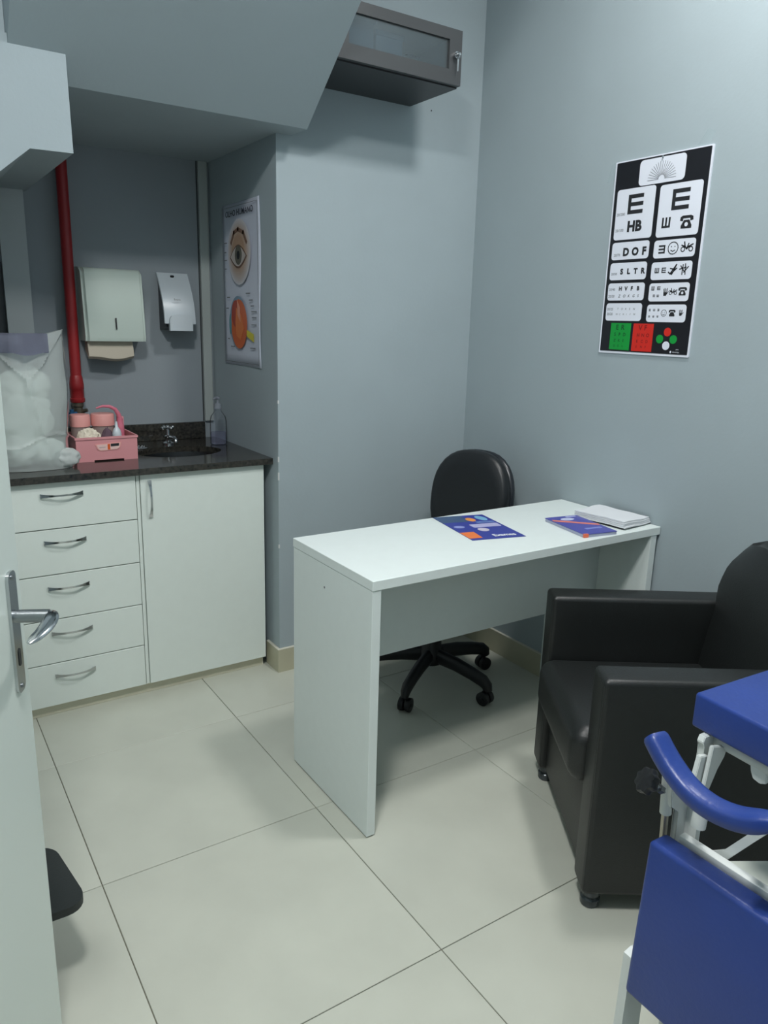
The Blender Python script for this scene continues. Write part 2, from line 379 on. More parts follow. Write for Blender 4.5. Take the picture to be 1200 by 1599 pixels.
# faucet
fx, fy = -1.148, 0.53
fa = thing('faucet', 'small chrome faucet with a cross handle behind the sink', 'faucet', (fx, fy, Z1))
obj('base', lathe([(0.024, 0), (0.024, 0.006), (0.014, 0.012), (0.012, 0.03), (0.014, 0.034), (0.008, 0.038), (0.006, 0.06)], (fx, fy, Z1)), chrome, fa)
cr = bmesh.new()
for a in (0.3, 0.3+PI/2): add_tube(cr, [(fx-0.024*math.cos(a), fy-0.024*math.sin(a), Z1+0.068), (fx+0.024*math.cos(a), fy+0.024*math.sin(a), Z1+0.068)], 0.0045, 8)
for k in range(4):
    a = 0.3+k*PI/2; bmesh.ops.create_uvsphere(cr, u_segments=10, v_segments=8, radius=0.007, matrix=Matrix.Translation((fx+0.025*math.cos(a), fy+0.025*math.sin(a), Z1+0.068)))
bmesh.ops.create_uvsphere(cr, u_segments=12, v_segments=8, radius=0.009, matrix=Matrix.Translation((fx, fy, Z1+0.07)))
obj('cross_handle', cr, chrome, fa)
obj('spout', tube([(fx, fy, Z1+0.020), (fx+0.006, fy-0.02, Z1+0.028), (fx+0.012, fy-0.045, Z1+0.03), (fx+0.014, fy-0.056, Z1+0.024), (fx+0.014, fy-0.058, Z1+0.014)], [0.009, 0.009, 0.0085, 0.008, 0.0075], 12), chrome, fa)
dr = thing('floor_strainer', 'small round chrome strainer lying on the worktop behind the pink basket', 'strainer', (-1.282, 0.47, Z1))
obj('rim', lathe([(0.03, 0), (0.032, 0.003), (0.026, 0.005)], (-1.282, 0.47, Z1)), chrome, dr)
kb = bmesh.new()
for k in range(8):
    a = k*PI/4; bmesh.ops.create_uvsphere(kb, u_segments=8, v_segments=6, radius=0.0035, matrix=Matrix.Translation((-1.282+0.017*math.cos(a), 0.47+0.017*math.sin(a), Z1+0.0065)))
obj('studs', kb, steel, dr)

# soap pump bottle
bx, by = -0.962, 0.44
pb = thing('pump_bottle', 'clear plastic pump bottle half full at the right end of the worktop', 'bottle', (bx, by, Z1))
obj('bottle_body', lathe([(0.03, 0.0), (0.034, 0.004), (0.034, 0.10), (0.030, 0.118), (0.016, 0.136), (0.013, 0.142), (0.013, 0.155)], (bx, by, Z1)), botm, pb)
obj('liquid', lathe([(0.029, 0.003), (0.0325, 0.006), (0.0325, 0.052)], (bx, by, Z1)), liqm, pb)
pm = lathe([(0.015, 0.15), (0.015, 0.168), (0.008, 0.172), (0.005, 0.174), (0.005, 0.188), (0.010, 0.19), (0.010, 0.198)], (bx, by, Z1), n=16)
add_tube(pm, [(bx, by, Z1+0.194), (bx-0.02, by-0.018, Z1+0.195), (bx-0.028, by-0.025, Z1+0.189)], [0.006, 0.005, 0.004], 8)
obj('pump_head', pm, glassy('clear_pump', (240, 242, 246), 0.5, 0.1, 0.15, (220, 225, 235)), pb)

# red pipe
px, py = -1.479, 0.60
rp = thing('water_pipe', 'red vertical water pipe on the alcove wall beside the towel dispenser', 'pipe', (px, py, Z1))
obj('pipe', tube([(px, py, 1.05), (px, py, 2.0)], 0.0205, 20), redm, rp)
cl = lathe([(0.026, 1.045), (0.028, 1.05), (0.028, 1.06), (0.0255, 1.062), (0.0255, 1.095), (0.027, 1.097), (0.027, 1.115), (0.024, 1.14), (0.021, 1.15)], (px, py, 0), 22)
obj('coupling', cl, redm, rp)
jt = lathe([(0.02, 0.8685), (0.02, 0.975), (0.024, 0.98), (0.024, 1.0), (0.018, 1.005), (0.018, 1.025), (0.022, 1.03), (0.022, 1.045)], (px, py, 0), 16)
add_tube(jt, [(px, py, 1.005), (px+0.03, py-0.02, 1.015)], 0.007, 8)
obj('brass_joint', jt, brass, rp)
vb = tube([(px-0.012, py-0.015, 0.998), (px-0.04, py-0.03, 0.998)], 0.012, 12); add_tube(vb, [(px-0.03, py-0.026, 0.985), (px-0.03, py-0.026, 1.02)], 0.008, 10)
obj('blue_valve', vb, bluev, rp)

# ------------------------------------------------------------------ towel dispenser
td = thing('towel_dispenser', 'white metal paper towel dispenser with a slot window on the alcove wall', 'dispenser', (-1.33, YB, 1.28))
yzf = Fr((-1.445, 0, 0), (0, 1, 0), (0, 0, 1), (1, 0, 0))
bm = bmesh.new()
add_prism(bm, yzf, [(YB, 1.283), (0.535, 1.283), (0.53, 1.30), (0.555, 1.535), (0.562, 1.549), (0.575, 1.556), (YB, 1.56)], 0, 0.23)
bmesh.ops.bevel(bm, geom=[e for e in bm.edges if abs(e.verts[0].co.x-e.verts[1].co.x) < 1e-6 and max(e.verts[0].co.y, e.verts[1].co.y) < 0.6], offset=0.012, segments=3, affect='EDGES')
obj('housing', bm, wht, td)
f2 = Fr((0, 0.5325, 1.30), (1, 0, 0), (0, 0.106, 1)); f2.V.normalize()
obj('slot_window', prism(Fr((0, 0.5285, 1.30), (1, 0, 0), Vector((0, 0.106, 1)).normalized(), (0, -1, 0.1)), rrect(-1.333, -1.328, 0.028, 0.072, 0.002), 0.0, 0.004), blkp, td)
sh = bmesh.new(); n = 12
for lay in range(3):
    rows = []
    for k in range(n+1):
        s = k/n; x = -1.435+0.172*s
        z = 1.215-0.008*math.sin(s*PI)+0.003*math.sin(7*s)+lay*0.012; y = 0.555+lay*0.018
        rows.append([sh.verts.new((x, y+0.012, 1.284)), sh.verts.new((x, y, z+0.03)), sh.verts.new((x, y-0.004, z+0.01)), sh.verts.new((x, y+0.01, z)), sh.verts.new((x, y+0.02, z+0.012)), sh.verts.new((x, y+0.022, 1.284))])
    for a, b in zip(rows, rows[1:]):
        for k in range(6): sh.faces.new((a[k], a[(k+1) % 6], b[(k+1) % 6], b[k]))
    sh.faces.new(rows[0][::-1]); sh.faces.new(rows[-1])
obj('towel_sheets', sh, rollm, td)

# soap dispenser
sd = thing('soap_dispenser', 'white curved wall soap dispenser with a push lever right of the towel dispenser', 'dispenser', (-1.065, YB, 1.33))
def arc(z0, z1, y0, bulge, th, n=12):
    o = []; i = []
    for k in range(n+1):
        s = k/n; z = z1+(z0-z1)*s; y = y0-bulge*math.sin(0.25+s*(PI/2-0.25)*1.02)
        o.append((y, z)); i.append((y+th, z))
    return o+i[::-1]
ya = Fr((-1.135, 0, 0), (0, 1, 0), (0, 0, 1), (1, 0, 0))
obj('cover', prism(ya, arc(1.355, 1.556, 0.66, 0.115, 0.012), 0, 0.128), whp, sd)
yb2 = Fr((-1.125, 0, 0), (0, 1, 0), (0, 0, 1), (1, 0, 0))
pts = arc(1.335, 1.54, 0.665, 0.1, 0.01)[:13]
obj('back_case', prism(yb2, pts+[(YB, 1.33), (YB, 1.545)], 0, 0.108), dkp, sd)
lvf = Fr((-1.071, 0.540, 0), (1, 0, 0), (0, 0, 1), (0, -1, 0))
pts = rrect(-0.047, 0.047, 1.325, 1.392, 0.026)
pts = [(u, v) if v > 1.35 else ((-0.047 if u < 0 else 0.047), 1.327) for u, v in pts]
q = []; [q.append(p) for p in pts if p not in q]
obj('push_lever', prism(lvf, q, -0.012, 0.008), whp, sd)
lf = Fr((-1.095, 0.551, 1.445), (1, 0, 0), Vector((0, 0.25, 1)).normalized(), (0, -1, 0.2))
obj('lettering', add_text(bmesh.new(), lf, 'Exaco', 0, 0, 0.008, 0.006, 0.01), grey, sd, False)
obj('key_slot', prism(Fr((-1.075, 0.632, 1.548), (1, 0, 0), Vector((0, 0.9, 0.6)).normalized(), (0, -0.6, 0.9)), ell(0, -0.014, 0.008, 0.004), -0.004, 0.005), blkp, sd)

# ------------------------------------------------------------------ pink basket and its contents
TA, TB, TC, TD = -1.567, -1.352, 0.245, 0.415; TZ = Z1; TH = 0.088; W = 0.003
tr = thing('pink_basket', 'pink plastic organiser basket with a white label between plastic bag and sink', 'basket', ((TA+TB)/2, (TC+TD)/2, TZ))
bm = bmesh.new()
add_box(bm, TA, TB, TC, TD, TZ+0.005, TZ+0.008)
add_box(bm, TA, TB, TC, TC+W, TZ+0.008, TZ+TH); add_box(bm, TA, TB, TD-W, TD, TZ+0.008, TZ+TH)
add_box(bm, TA, TA+W, TC+W, TD-W, TZ+0.008, TZ+TH); add_box(bm, TB-W, TB, TC+W, TD-W, TZ+0.008, TZ+TH)
for (a, b) in ((TA, TA+0.06), (TB-0.05, TB)):
    for (c, d) in ((TC, TC+0.03), (TD-0.03, TD)): add_box(bm, a, b, c, d, TZ, TZ+0.005)
obj('tray_body', bm, pink, tr, False)
rm = bmesh.new(); e = 0.003
for a in ((TA-e, TB+e, TC-e, TC), (TA-e, TB+e, TD, TD+e), (TA-e, TA, TC, TD), (TB, TB+e, TC, TD)): add_box(rm, *a, TZ+TH-0.008, TZ+TH)
obj('rim', rm, pink, tr, False)
tf = Fr((TA, TC, TZ), (1, 0, 0), (0, 0, 1), (0, -1, 0))
lab = obj('label_holder', prism(tf, [(0.065, 0.062), (0.158, 0.066), (0.152, 0.047), (0.142, 0.04), (0.083, 0.037), (0.073, 0.043)], 0.0, 0.002), pink2, tr, False)
obj('label_card', prism(tf, [(0.07, 0.060), (0.153, 0.0635), (0.149, 0.048), (0.141, 0.042), (0.084, 0.0395), (0.076, 0.045)], 0.002, 0.0026), flat('label_pink', (232, 196, 190)), lab, False)
obj('orange_patch', prism(tf, [(0.108, 0.0612), (0.117, 0.0618), (0.117, 0.0415), (0.108, 0.041)], 0.0026, 0.003), flat('label_orange', (220, 92, 30)), lab, False)
obj('dark_patch', prism(tf, [(0.119, 0.062), (0.149, 0.063), (0.148, 0.053), (0.119, 0.052)], 0.0026, 0.003), inkm, lab, False)
obj('lettering', add_text(bmesh.new(), tf, 'organizador', 0.078, 0.049, 0.0042, 0.0028, 0.01, 0.8), grey, lab, False)
c = (-1.545, 0.372, TZ+0.009); zt = 0.098
def jar(cx, cy, r, label, gp):
    j = thing('lidded_jar', label, 'jar', (cx, cy, TZ+0.008), group=None)
    obj('jar_body', lathe([(r*0.85, 0), (r*0.9, 0.004), (r*0.9, 0.112)], (cx, cy, TZ+0.0085), 24), glassy('jar_clear', (240, 236, 234), 0.8, 0.2, 0.08, (222, 206, 200)) if 'jar_clear' not in MATS else MATS['jar_clear'], j)
    obj('lid', lathe([(r, 0.106), (r, 0.144), (r*0.95, 0.149), (r*0.1, 0.151)], (cx, cy, TZ+0.009), 24), pink2, j)
jar(-1.525, 0.36, 0.036, 'jar with salmon pink lid at the basket end nearest the plastic bag', 0)
jar(-1.443, 0.366, 0.042, 'wider jar with salmon pink lid in the middle of the pink basket', 0)
o = obj('cotton_pile', blob((-1.512, 0.290, TZ+0.066), 0.044, 0.25, 22, 4, (1.0, 0.62, 1.1), 3), cotton); tag(o, 'fluffy white cotton heaped in the left front of the pink basket', 'cotton'); o['kind'] = 'stuff'
o = obj('dark_pad', blob((-1.446, 0.288, TZ+0.062), 0.026, 0.3, 20, 3, (0.9, 0.8, 1.9), 5), flat('dark_gauze', (92, 72, 84), 0.8)); tag(o, 'dark greyish crumpled pad beside the cotton in the basket', 'pad')
wb = thing('wash_bottle', 'pink squeeze wash bottle with a curved spout standing in the basket', 'bottle', (-1.385, 0.36, TZ+0.008))
obj('bottle_body', lathe([(0.0145, 0), (0.0145, 0.003), (0.0145, 0.09), (0.014, 0.105), (0.011, 0.112), (0.011, 0.13)], (-1.385, 0.345, TZ+0.0085), 20), pink3, wb)
obj('spout', tube([(-1.385, 0.345, TZ+0.137), (-1.389, 0.345, TZ+0.155), (-1.40, 0.345, TZ+0.174), (-1.42, 0.345, TZ+0.185), (-1.445, 0.345, TZ+0.187), (-1.468, 0.345, TZ+0.180)], [0.009, 0.0085, 0.007, 0.006, 0.0045, 0.003], 10), pink3, wb)
wn = thing('nozzle_bottle', 'small bottle with a white cone nozzle at the basket front', 'bottle', (-1.428, 0.275, TZ+0.008))
obj('bottle_body', lathe([(0.014, 0), (0.015, 0.003), (0.015, 0.075)], (-1.416, 0.275, TZ+0.0085), 18), pink3, wn)
obj('nozzle', lathe([(0.0165, 0.072), (0.0165, 0.085), (0.013, 0.098), (0.006, 0.108), (0.0035, 0.128)], (-1.416, 0.275, TZ+0.009), 18), whp, wn)
o = obj('pink_case', box(-1.384, -1.362, 0.375, 0.405, TZ+0.009, TZ+0.142, bev=0.003), pink, None); tag(o, 'slim upright pink plastic case in the right back corner of the basket', 'case')

# ------------------------------------------------------------------ plastic bag on the worktop
bg_ = thing('plastic_bag', 'large clear plastic bag of white supplies standing at the left of the worktop', 'bag', (-1.71, 0.22, Z1))
bm = bmesh.new(); NA, NZ = 120, 80; rings = []
bcx, bcy = -1.715, 0.225
def bagr(a, s):
    # half widths along x and y at height s in 0..1
    hw = 0.116+0.010*math.sin(s*PI)+0.010*s**3+(0.012 if s < 0.12 else 0.0)*(1-s/0.12); hd = (0.085)*(1-s**3*0.72)
    p = 2.6; c, sn = math.cos(a), math.sin(a)
    k = (abs(c)**p+abs(sn)**p)**(-1/p)
    return hw*k*c, hd*k*sn
for j in range(NZ+1):
    s = j/NZ; ring = []
    for i in range(NA):
        a = 2*PI*i/NA; x, y = bagr(a, s)
        v = Vector((x, y, s*0.44))
        w = noise.noise(Vector((x*7, y*7, s*2.2)))*0.012+noise.noise(Vector((x*26, y*22, s*5)))*0.004
        # diagonal pleats gathering at the middle of the front
        if y < 0:
            t = abs(x+0.002); vv = 0.115*max(0, s-0.68)/0.32
            w += 0.012*math.exp(-((t-vv)/0.012)**2)*min(1, max(0, s-0.42)*5)
            if s > 0.68 and t < vv: w -= 0.018*(1-t/vv)*min(1, (s-0.68)/0.1)
            w += 0.006*math.exp(-((s-0.22-0.05*math.sin(x*22))/0.012)**2)+0.005*math.exp(-((x-0.06+0.1*s)/0.006)**2)*(s > 0.2)
        L = math.hypot(x, y) or 1
        x += x/L*w; y += y/L*w
        z = s*0.44
        if s > 0.86: z -= 0.035*(1-abs(x)/0.12)*(s-0.86)/0.14 if x > 0 else 0.0
        if s > 0.8 and x > 0.06: z += 0.02*(s-0.8)/0.2
        ring.append(bm.verts.new((bcx+x, bcy+y, Z1+0.001+max(0, z))))
    rings.append(ring)
for a, b in zip(rings, rings[1:]):
    for k in range(NA): bm.faces.new((a[k], a[(k+1) % NA], b[(k+1) % NA], b[k]))
bm.faces.new(rings[0][::-1])
obj('bag_film', bm, bagm, bg_)
# folded rim band at the top
bm = bmesh.new(); rr = []
for k in range(26):
    s = k/25; x = -1.84+0.195*s; y = 0.158+0.01*math.sin(s*9)
    rr.append([bm.verts.new((x, y, 1.255+0.008*math.sin(s*7))), bm.verts.new((x, y+0.003, 1.318)), bm.verts.new((x, y+0.006, 1.318)), bm.verts.new((x, y+0.004, 1.255))])
for a, b in zip(rr, rr[1:]):
    for k in range(4): bm.faces.new((a[k], a[(k+1) % 4], b[(k+1) % 4], b[k]))
obj('folded_rim', bm, bag2, bg_)
bm = bmesh.new()
add_box(bm, -1.655, -1.62, 0.19, 0.2, 1.235, 1.305, bev=0.003)
obj('twisted_corner', blob((-1.612, 0.175, Z1+0.036), 0.04, 0.3, 7, 4, (1.05, 0.75, 0.8), 9), glassy('bag_gather', (235, 240, 240), 0.92, 0.3, 0.1, (238, 244, 242)), bg_)
bm.free()
cm = mat('supplies_white', (232, 238, 232), 0.7)
for k, (x, y, z, r, sq) in enumerate([(-1.755, 0.225, 0.93, 0.062, (1.25, .95, .85)), (-1.665, 0.22, 0.922, 0.052, (1.15, 1, .9)), (-1.725, 0.235, 1.04, 0.075, (1.25, .65, 1.2)), (-1.72, 0.24, 1.15, 0.07, (1.2, .5, 0.9))]):
    obj('wrapped_supply', blob((x, y, z), r, 0.25, 7, 4, sq, k*3.1), cm, bg_)

# ------------------------------------------------------------------ eye poster on the alcove side wall
fp = Fr((XA, 0.500, 1.200), (0, -1, 0), (0, 0, 1), (-1, 0, 0))
# u grows toward the room (to the right in view), v up
pw, ph = 0.368, 0.615
po = thing('eye_poster', 'white anatomical poster of the human eye on the alcove side wall', 'poster', (XA, 0.31, 1.2))
bm = bmesh.new(); n = 14; cols = []
def curl(u, v): return 0.002+0.006*max(0, (u/pw-0.6)/0.4)**2*(0.5+0.5*math.sin(v*11))
for i in range(n+1):
    cols.append([(bm.verts.new(fp.p(pw*i/n, ph*j/n, curl(pw*i/n, ph*j/n)))) for j in range(n+1)])
for i in range(n):
    for j in range(n): bm.faces.new((cols[i][j], cols[i+1][j], cols[i+1][j+1], cols[i][j+1]))
sheet = obj('sheet', bm, flat('poster_paper', (206, 212, 226), 0.35), po)
sheet.modifiers.new('solid', 'SOLIDIFY').thickness = 0.001
h0 = 0.009
def onp(name, pts, m, k=0): return obj(name, prism(fp, pts, h0+0.0006*k-0.0004, h0+0.0006*k), m, po, False)
bm = bmesh.new(); strokes(bm, fp, [[(0.012, 0.012), (pw-0.012, 0.012), (pw-0.012, ph-0.014), (0.012, ph-0.014), (0.012, 0.012)]], 0.0018, h0-0.0004, h0); obj('border_line', bm, grey, po, False)
obj('title', add_text(bmesh.new(), fp, 'OLHO HUMANO', 0.185, 0.567, 0.022, h0+0.0002, 0.018, 1.12, 0, 'CENTER'), flat('poster_navy', (38, 42, 60)), po, False)
eu, ev = 0.18, 0.42
bm = bmesh.new(); sk_m = []
for k in range(10):
    f = 1-k*0.055; w = (k+1)/10; a_, b_ = (206, 208, 216), (172, 142, 118)
    n0 = len(bm.faces); add_prism(bm, fp, ell(eu, ev+0.012, 0.112*f, 0.122*f, 32), h0+0.0003*k-0.0004, h0+0.0003*k); bm.faces.ensure_lookup_table()
    for q_ in range(n0, len(bm.faces)): bm.faces[q_].material_index = k
    sk_m.append(flat('skin_%d' % k, tuple(a_[c_]+(b_[c_]-a_[c_])*w for c_ in range(3))))
sko = obj('skin_print', bm, sk_m[0], po, False)
for m in sk_m[1:]: sko.data.materials.append(m)
obj('eyebrow', strokes(bmesh.new(), fp, [[(eu-0.07, ev+0.05), (eu-0.04, ev+0.085), (eu, ev+0.095), (eu+0.05, ev+0.08), (eu+0.078, ev+0.045)]], 0.014, h0+0.0024, h0+0.003), flat('brow', (128, 100, 84)), po, False)
alm = [(eu-0.075+0.15*k/16, ev-0.005+0.038*math.sin(PI*k/16)) for k in range(17)]+[(eu+0.075-0.15*k/16, ev-0.005-0.036*math.sin(PI*k/16)) for k in range(1, 16)]
onp('eyelid', [(eu+(u-eu)*1.1, ev+(v-ev)*1.18) for u, v in alm], flat('lid', (110, 84, 70)), 6)
onp('eye_white', alm, flat('sclera', (186, 178, 172)), 7)
onp('iris', ell(eu+0.004, ev, 0.034, 0.036), flat('iris_grey', (98, 96, 84)), 8)
onp('pupil', ell(eu+0.004, ev, 0.015, 0.016), inkm, 9)
cu, cv = 0.165, 0.165
onp('sclera_cut', ell(cu-0.006, cv+0.004, 0.085, 0.1, 32), flat('cut_blue', (120, 150, 170)), 0)
onp('eyeball', ell(cu+0.004, cv-0.004, 0.08, 0.095, 32), flat('ball_orange', (206, 100, 50)), 1)
onp('eyeball_shade', ell(cu-0.026, cv+0.036, 0.042, 0.052, 28), flat('ball_red', (170, 66, 46)), 2)
onp('vitreous', [(cu-0.02, cv+0.06), (cu+0.03, cv+0.03), (cu+0.055, cv-0.02), (cu+0.02, cv-0.065), (cu-0.02, cv-0.05), (cu-0.03, cv)], flat('ball_amber', (218, 122, 62)), 3)
onp('vessel', [(cu-0.008, cv+0.09), (cu+0.02, cv+0.06), (cu+0.022, cv+0.005), (cu-0.005, cv+0.03)], flat('ball_pink', (222, 150, 120)), 4)
onp('optic_nerve', [(cu+0.08, cv-0.024), (cu+0.145, cv-0.04), (cu+0.145, cv-0.07), (cu+0.08, cv-0.05)], flat('nerve_yellow', (212, 200, 60)), 1)
onp('cornea', ell(cu-0.083, cv-0.005, 0.012, 0.04), flat('cornea_teal', (96, 150, 160)), 2)
for (u, v, w) in [(0.03, 0.47, .03), (0.03, 0.435, .022), (0.03, 0.405, .028), (0.03, 0.372, .02), (0.05, 0.262, .03), (0.04, 0.22, .025), (0.24, 0.275, .04), (0.27, 0.25, .035), (0.285, 0.228, .03), (0.29, 0.207, .05), (0.295, 0.185, .04), (0.29, 0.158, .045), (0.275, 0.07, .05), (0.08, 0.07, .04), (0.05, 0.1, .02)]:
    obj('caption_line', prism(fp, [(u, v), (u+w, v), (u+w, v+0.004), (u, v+0.004)], h0-0.0002, h0+0.0002), grey, po, False)

# ------------------------------------------------------------------ eye test chart on the right wall
fc = Fr((0, -0.718, 1.302), (0, -1, 0), (0, 0, 1), (-1, 0, 0))
cw, ch = 0.36, 0.613
ec = thing('eye_test_chart', 'black eye test chart with white letter panels on the right wall', 'chart', (0, -0.9, 1.302))
whi = flat('chart_white', (226, 230, 240), 0.3); cbk = flat('chart_black', (30, 31, 36), 0.3); cgr = flat('chart_green', (20, 150, 60), 0.35); crd = flat('chart_red', (208, 44, 34), 0.35)
obj('backing_board', prism(fc, rrect(0, cw, 0, ch, 0.003, 2), 0.0, 0.004), whi, ec, False)
obj('black_print', prism(fc, rrect(0.006, cw-0.006, 0.007, ch-0.004, 0.002, 2), 0.004, 0.0046), cbk, ec, False)
n1, n2 = 0.0052, 0.0056
def panel(u0, u1, v0, v1, r=0.01): return obj('white_panel', prism(fc, rrect(u0, u1, v0, v1, r), 0.0046, n1), whi, ec, False)
def bigE(bm, u, v, w, h, rot=0):
    t = h/5; S = [[(0, 0), (t, 0), (t, h), (0, h)], [(t, 0), (w, 0), (w, t), (t, t)], [(t, 2*t), (w, 2*t), (w, 3*t), (t, 3*t)], [(t, 4*t), (w, 4*t), (w, h), (t, h)]]
    for q in S:
        o = []
        for a, b in q:
            a2, b2 = a-w/2, b-h/2
            for _ in range(rot): a2, b2 = -b2, a2
            o.append((u+w/2+a2, v+h/2+b2))
        add_prism(bm, fc, o, n1, n2)
def phone(bm, u, v, s):
    P = lambda q: [(u+a*s, v+b*s) for a, b in q]
    add_prism(bm, fc, P([(0.1, 0), (0.9, 0), (0.9, 0.18), (0.7, 0.52), (0.3, 0.52), (0.1, 0.18)]), n1, n2)
    add_prism(bm, fc, P([(0.0, 0.5), (0.22, 0.45), (0.24, 0.62), (0.76, 0.62), (0.78, 0.45), (1, 0.5), (0.97, 0.72), (0.8, 0.8), (0.2, 0.8), (0.03, 0.72)]), n1, n2)
def ink(bm, pn): return obj('printing', bm, inkm, pn, False)
def hole(bm, u, v, s, pn): obj('dial', prism(fc, ell(u+s*0.5, v+s*0.25, s*0.13, n=14), n2, n2+0.0003), whi, pn, False)
def face_icon(bm, u, v, r):
    strokes(bm, fc, [[(u+r*math.cos(2*PI*k/16), v+r*math.sin(2*PI*k/16)) for k in range(17)], [(u-r*.4, v-r*.35), (u, v-r*.55), (u+r*.4, v-r*.35)]], r*0.14, n1, n2)
    for s in (-1, 1): add_prism(bm, fc, ell(u+s*r*.35, v+r*.25, r*.1, n=8), n1, n2)
def moto(bm, u, v, s):
    for c in (0.2, 0.82): strokes(bm, fc, [[(u+(c+0.15*math.cos(k*PI/5))*s, v+(0.16+0.15*math.sin(k*PI/5))*s) for k in range(11)]], s*0.06, n1, n2)
    strokes(bm, fc, [[(u+.1*s, v+.42*s), (u+.35*s, v+.34*s), (u+.5*s, v+.18*s), (u+.68*s, v+.34*s), (u+.95*s, v+.46*s)], [(u+.35*s, v+.34*s), (u+.28*s, v+.62*s)], [(u+.5*s, v+.18*s), (u+.62*s, v+.5*s)]], s*0.09, n1, n2)
def hand(bm, u, v, s):
    add_prism(bm, fc, [(u+.25*s, v), (u+.65*s, v), (u+.75*s, v+.45*s), (u+.2*s, v+.45*s)], n1, n2)
    strokes(bm, fc, [[(u+(.25+.16*k)*s, v+.45*s), (u+(.2+.19*k)*s, v+(.85+.08*(k % 2))*s)] for k in range(4)]+[[(u+.7*s, v+.2*s), (u+.95*s, v+.5*s)]], s*0.09, n1, n2)
def plane(bm, u, v, s):
    strokes(bm, fc, [[(u, v+.25*s), (u+.2*s, v+.1*s), (u+.85*s, v+.95*s), (u+.65*s, v+.5*s), (u+.4*s, v+.05*s)], [(u+.45*s, v+.55*s), (u+.2*s, v+.6*s)], [(u+.3*s, v+.1*s), (u+.9*s, v+.6*s)]], s*0.12, n1, n2)
def tree(bm, u, v, s):
    strokes(bm, fc, [[(u+.3*s, v), (u+.35*s, v+.9*s)], [(u, v+.5*s), (u+.7*s, v+.65*s)], [(u+.65*s, v), (u+.6*s, v+.95*s)], [(u+.5*s, v+.2*s), (u+.95*s, v+.7*s)], [(u+.1*s, v+.8*s), (u+.5*s, v+.3*s)]], s*0.1, n1, n2)
# fan
p0 = panel(0.1, 0.271, 0.528, 0.604, 0.013); bm = bmesh.new()
for k in range(19):
    a = math.radians(k*10); r0 = 0.012; r1 = 0.052
    strokes(bm, fc, [[(0.187+r0*math.cos(a), 0.54+r0*math.sin(a)), (0.187+r1*math.cos(a), 0.54+r1*math.sin(a))]], 0.0011, n1, n2)
obj('fan_lines', bm, flat('fan_grey', (88, 92, 98)), p0, False)
p = panel(0.019, 0.171, 0.368, 0.525); bm = bmesh.new(); bigE(bm, 0.067, 0.446, 0.06, 0.06)
add_text(bm, fc, 'HB', 0.0715, 0.393, 0.031, n2, 0.05, 1.0); ink(bm, p)
[obj('size_number', add_text(bmesh.new(), fc, *q_), grey, p, False) for q_ in (('20/200', 0.024, 0.444, 0.0085, n2, 0.01), ('20/100', 0.024, 0.394, 0.0085, n2, 0.01))]
p = panel(0.188, 0.34, 0.365, 0.52); bm = bmesh.new(); bigE(bm, 0.236, 0.442, 0.062, 0.061); bigE(bm, 0.207, 0.392, 0.031, 0.031, 1); phone(bm, 0.273, 0.385, 0.047); ink(bm, p); hole(bm, 0.273, 0.385, 0.047, p)
p = panel(0.018, 0.168, 0.305, 0.36); bm = bmesh.new()
for s, u in (('D', 0.065), ('O', 0.101), ('F', 0.142)): add_text(bm, fc, s, u, 0.3175, 0.023, n2, 0.055)
ink(bm, p); obj('size_number', add_text(bmesh.new(), fc, '20/70', 0.028, 0.3165, 0.008, n2, 0.01), grey, p, False)
p = panel(0.187, 0.338, 0.302, 0.356); bm = bmesh.new(); bigE(bm, 0.206, 0.316, 0.024, 0.025, 2); face_icon(bm, 0.259, 0.330, 0.018); moto(bm, 0.286, 0.317, 0.045); ink(bm, p)
p = panel(0.018, 0.167, 0.240, 0.295); bm = bmesh.new()
for s, u in (('S', 0.062), ('L', 0.09), ('T', 0.117), ('R', 0.146)): add_text(bm, fc, s, u, 0.259, 0.0165, n2, 0.055)
ink(bm, p); obj('size_number', add_text(bmesh.new(), fc, '20/50', 0.024, 0.2565, 0.0075, n2, 0.01), grey, p, False)
p = panel(0.186, 0.335, 0.236, 0.290); bm = bmesh.new(); bigE(bm, 0.2, 0.257, 0.016, 0.016, 1); bigE(bm, 0.226, 0.257, 0.016, 0.016); plane(bm, 0.252, 0.25, 0.032); tree(bm, 0.292, 0.25, 0.032); ink(bm, p)
p = panel(0.017, 0.167, 0.174, 0.230); bm = bmesh.new()
for k, s in enumerate('HVFB'): add_text(bm, fc, s, 0.063+0.0245*k, 0.206, 0.0125, n2, 0.05)
for k, s in enumerate('ZOKGS'): add_text(bm, fc, s, 0.063+0.0195*k, 0.184, 0.009, n2, 0.005, 1, 0.2)
ink(bm, p); [obj('size_number', add_text(bmesh.new(), fc, *q_), grey, p, False) for q_ in (('20/40', 0.021, 0.206, 0.008, n2, 0.01), ('20/30', 0.021, 0.184, 0.008, n2, 0.01))]
p = panel(0.186, 0.335, 0.170, 0.226); bm = bmesh.new(); bigE(bm, 0.194, 0.205, 0.013, 0.011, 1); bigE(bm, 0.217, 0.205, 0.012, 0.011); bigE(bm, 0.203, 0.183, 0.008, 0.008, 3); bigE(bm, 0.218, 0.183, 0.008, 0.008, 1)
hand(bm, 0.237, 0.187, 0.024); moto(bm, 0.262, 0.19, 0.03); phone(bm, 0.296, 0.187, 0.031); ink(bm, p); hole(bm, 0.296, 0.187, 0.031, p)
p = panel(0.017, 0.165, 0.108, 0.165); bm = bmesh.new()
for k, s in enumerate('TOKEN'): add_text(bm, fc, s, 0.064+0.0165*k, 0.143, 0.007, n2, 0.0, 1, 0.1)
for k, s in enumerate('WCHIFW'): add_text(bm, fc, s, 0.06+0.0145*k, 0.1265, 0.006, n2, 0.0, 1, 0.1)
